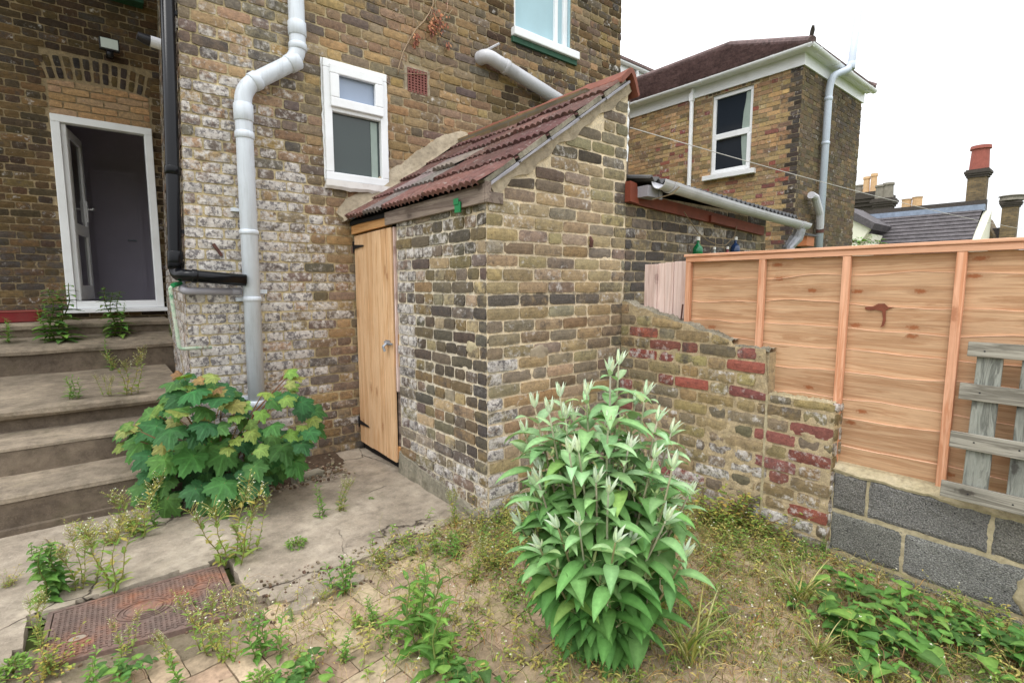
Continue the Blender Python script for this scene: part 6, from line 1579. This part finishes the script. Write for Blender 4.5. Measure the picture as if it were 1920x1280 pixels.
# ================================================================== GROUND COVER (uncountable)
rnd = random.Random(77); mb = MB()
def dens(x, y):
    d = .12+.55*max(0, min(1, (x-.9)*1.1)); d *= .55+.9*max(0, .5+N3(x*2.2, y*2.2, 11)); return d
def strand(mb, x, y, ln, col, wd, hgt, curl):
    a = rnd.uniform(0, 6.28); P = []; n = 7; px, py, pz = x, y, soilh(x, y)+.004; 
    for i in range(n+1):
        P.append((px, py, pz)); a += rnd.uniform(-curl, curl); px += math.cos(a)*ln/n; py += math.sin(a)*ln/n; t = (i+1)/n; pz = max(soilh(x, y)+.004, .006+hgt*math.sin(math.pi*t)*rnd.uniform(.7, 1.2))
    V = []; F = []
    for i, p in enumerate(P):
        w_ = wd*(1-.4*i/n); a2 = a+1.57; V += [(p[0]-math.sin(a)*w_, p[1]+math.cos(a)*w_, p[2]), (p[0]+math.sin(a)*w_, p[1]-math.cos(a)*w_, p[2]+w_*.6), (p[0], p[1], p[2]+w_*1.6)]
    for i in range(n):
        for j in range(3): q = i*3+j; r_ = i*3+(j+1) % 3; F.append((q, r_, r_+3, q+3))
    mb.put(V, F, col)
n_ = 0
while n_ < 9500:
    x, y = rnd.uniform(-.3, 2.86), rnd.uniform(-.2, 2.55)
    if (x > 1.68 and y > 2.28) or rnd.random() > dens(x, y) or (inpoly(x, y, APR)): continue
    if y < 3.3-1.75*x-.6: continue
    c = rnd.choice(((196, 150, 88), (190, 178, 122), (160, 158, 96), (206, 182, 128), (132, 150, 84), (124, 142, 78), (150, 128, 98), (176, 176, 128)))
    strand(mb, x, y, rnd.uniform(.03, .16), G2(c, .15), rnd.uniform(.0006, .0016), rnd.uniform(.004, .06), .55); n_ += 1
struct(mb.build('dry_stems', M['dry'], smooth=True), 'stuff')
mb = MB(); n_ = 0
while n_ < 9500:
    x, y = rnd.uniform(-.4, 2.86), rnd.uniform(-.2, 2.6)
    d = dens(x, y)*(1.25 if n_ % 3 else 1)+(.12 if x > 2.55 else 0)+(.1 if (x > 1.75 and y > 2.0) else 0)
    if (x > 1.68 and y > 2.28) or rnd.random() > d or inpoly(x, y, APR) or y < 3.3-1.75*x-.6: continue
    cl_ = N3(x*5, y*5, 21); hgt = .035*max(0, cl_+.25)*rnd.random(); L_ = rnd.uniform(.007, .024); a = rnd.uniform(0, 6.28)
    c = rnd.choice(((98, 132, 60), (124, 146, 72), (84, 116, 54), (142, 150, 80), (168, 150, 84), (130, 104, 66), (112, 140, 66)))
    leafmesh(mb, (x, y, soilh(x, y)+.004+hgt), (math.cos(a), math.sin(a), rnd.uniform(0, .8)), (0, 0, 1), L_, L_*rnd.uniform(.3, .6), G2(c, .18), droop=.6, seg=3, shape='oval'); n_ += 1
struct(mb.build('ground_cover', M['leaf']), 'stuff')
mb = MB()
for i in range(700):      # pale seed fluff and fallen scraps
    x, y = rnd.uniform(.3, 2.8), rnd.uniform(.0, 2.3)
    if inpoly(x, y, APR) or (x > 1.68 and y > 2.2): continue
    z = soilh(x, y)+.006+rnd.random()**3*.05; r_ = rnd.uniform(.0016, .0055); c = G2((222, 218, 204) if rnd.random() < .8 else (176, 90, 60), .06)
    for k in range(3):
        d = VO((rnd.uniform(-1, 1), rnd.uniform(-1, 1), rnd.uniform(-.5, 1))).normalized()*r_; e = VO((rnd.uniform(-1, 1), rnd.uniform(-1, 1), rnd.uniform(-1, 1))).normalized()*r_; p = VO((x, y, z)); f = d.cross(e)/r_
        mb.put([tuple(p+d), tuple(p+e), tuple(p-d), tuple(p-e), tuple(p+f), tuple(p-f)], [(0,1,4),(1,2,4),(2,3,4),(3,0,4),(1,0,5),(2,1,5),(3,2,5),(0,3,5)], c)
struct(mb.build('seed_fluff', M['dry']), 'stuff')
mb = MB()
for i in range(1500):      # crumbs and pebbles over paving, apron edge and bed
    r0_ = rnd.random()
    if r0_ < .35: x, y = rnd.uniform(.62, 1.4), rnd.uniform(3.5, 4.05); z0_ = .02
    elif r0_ < .6: x, y = rnd.uniform(.4, 1.7), rnd.uniform(2.15, 2.5); z0_ = .004
    else: x, y = rnd.uniform(-.3, 2.8), rnd.uniform(.1, 2.5); z0_ = soilh(x, y)+.003
    if x > 1.68 and y > 2.2 : continue
    r_ = rnd.uniform(.002, .008)*(1.4 if r0_ < .35 else 1); p = VO((x, y, z0_+r_*.3+(.012 if r0_ < .6 and inpoly(x, y, APR) else 0))); V = [p+VO((rnd.uniform(.6, 1)*r_*sx, rnd.uniform(.6, 1)*r_*sy, rnd.uniform(.4, .8)*r_*sz)) for sx in (-1, 1) for sy in (-1, 1) for sz in (-1, 1)]
    mb.put([tuple(v) for v in V], [(0,1,3,2),(4,6,7,5),(0,4,5,1),(2,3,7,6),(0,2,6,4),(1,5,7,3)], G2(rnd.choice(((150, 136, 116), (120, 100, 80), (96, 80, 66), (170, 158, 138))), .1))
struct(mb.build('pebbles', M['dry']), 'stuff')

mb = MB(); n_ = 0; rnd = random.Random(31)
while n_ < 1100:
    x, y = rnd.uniform(-.4, 2.84), rnd.uniform(-.2, 2.6)
    hot = max(0, N3(x*2.1, y*2.1, 33)+.18)*2
    wallside = 1 if (x > 2.5 and y > .9) or (x > 1.72 and y > 1.95) else 0
    if (x > 1.68 and y > 2.27) or y < 3.3-1.75*x-.6 or rnd.random() > hot*(.45+.4*min(1, max(0, x-.4)))+wallside*.22: continue
    if inpoly(x, y, APR) and rnd.random() < .93: continue
    h_ = rnd.uniform(.02, .10)*(1.5 if wallside else 1); z0_ = soilh(x, y) if not inpoly(x, y, APR) else .012
    lean = VO((rnd.uniform(-.5, .5), rnd.uniform(-.5, .5), 1)).normalized(); m = int(h_/.008)+3
    c0 = rnd.choice(((104, 144, 66), (120, 156, 74), (92, 128, 60), (140, 156, 84), (168, 158, 92)))
    mb.tube([VO((x, y, z0_)), VO((x, y, z0_))+lean*h_*.5, VO((x, y, z0_))+lean*h_], [.0014, .001, .0006], 4, G2((130, 116, 72), .15))
    for i in range(m):
        p = VO((x, y, z0_+.002))+lean*h_*(i+.5)/m; a = i*2.4; L_ = rnd.uniform(.014, .034); leafmesh(mb, p, (math.cos(a), math.sin(a), .5), (0, 0, 1), L_, L_*rnd.uniform(.3, .5), G2(c0, .15), droop=.8, seg=3, shape='lance')
    n_ += 1
struct(mb.build('low_weeds', M['leaf']), 'stuff')

mb = MB(); n_ = 0; rnd = random.Random(58)       # straggly dry and green stalks
while n_ < 1250:
    x, y = rnd.uniform(-.3, 2.8), rnd.uniform(-.1, 2.5)
    if (x > 1.68 and y > 2.25) or y < 3.3-1.75*x-.6 or inpoly(x, y, APR) or rnd.random() > .35+.7*max(0, N3(x*2.4, y*2.4, 51)+.2)*min(1.6, x+.3): continue
    h_ = rnd.uniform(.04, .15)*(1.45 if x > .9 and rnd.random() < .4 else 1); a = rnd.uniform(0, 6.28); ln = rnd.uniform(.1, .7)*h_; z0_ = soilh(x, y); c = G2(rnd.choice(((150, 150, 86), (176, 158, 100), (120, 138, 72), (150, 112, 80), (186, 172, 122), (132, 150, 84))), .15)
    P = [VO((x+math.cos(a+.4*math.sin(t*4))*ln*t**1.6, y+math.sin(a+.4*math.sin(t*4))*ln*t**1.6, z0_+h_*t-.25*ln*t**3)) for t in [i/6 for i in range(7)]]
    mb.tube(P, [.0013*(1-.6*i/6) for i in range(7)], 4, c)
    for i in range(rnd.randrange(2, 9)):
        t = rnd.uniform(.2, 1); p = P[min(5, int(t*6))].lerp(P[min(6, int(t*6)+1)], t*6 % 1); a2 = rnd.uniform(0, 6.28); L_ = rnd.uniform(.008, .028); leafmesh(mb, p, (math.cos(a2), math.sin(a2), rnd.uniform(0, .9)), (0, 0, 1), L_, L_*rnd.uniform(.2, .45), G2(rnd.choice(((116, 146, 70), (140, 150, 80), (174, 160, 96), (98, 128, 60))), .15), droop=.8, seg=3)
    if rnd.random() < .25:
        for q in range(5): d_ = VO((rnd.uniform(-1, 1), rnd.uniform(-1, 1), rnd.uniform(0, 1))); leafmesh(mb, P[-1], d_, (0, 0, 1), .007, .004, G2((224, 220, 206), .05), seg=2, droop=0)
    n_ += 1
struct(mb.build('straggly_stalks', M['leaf']), 'stuff')
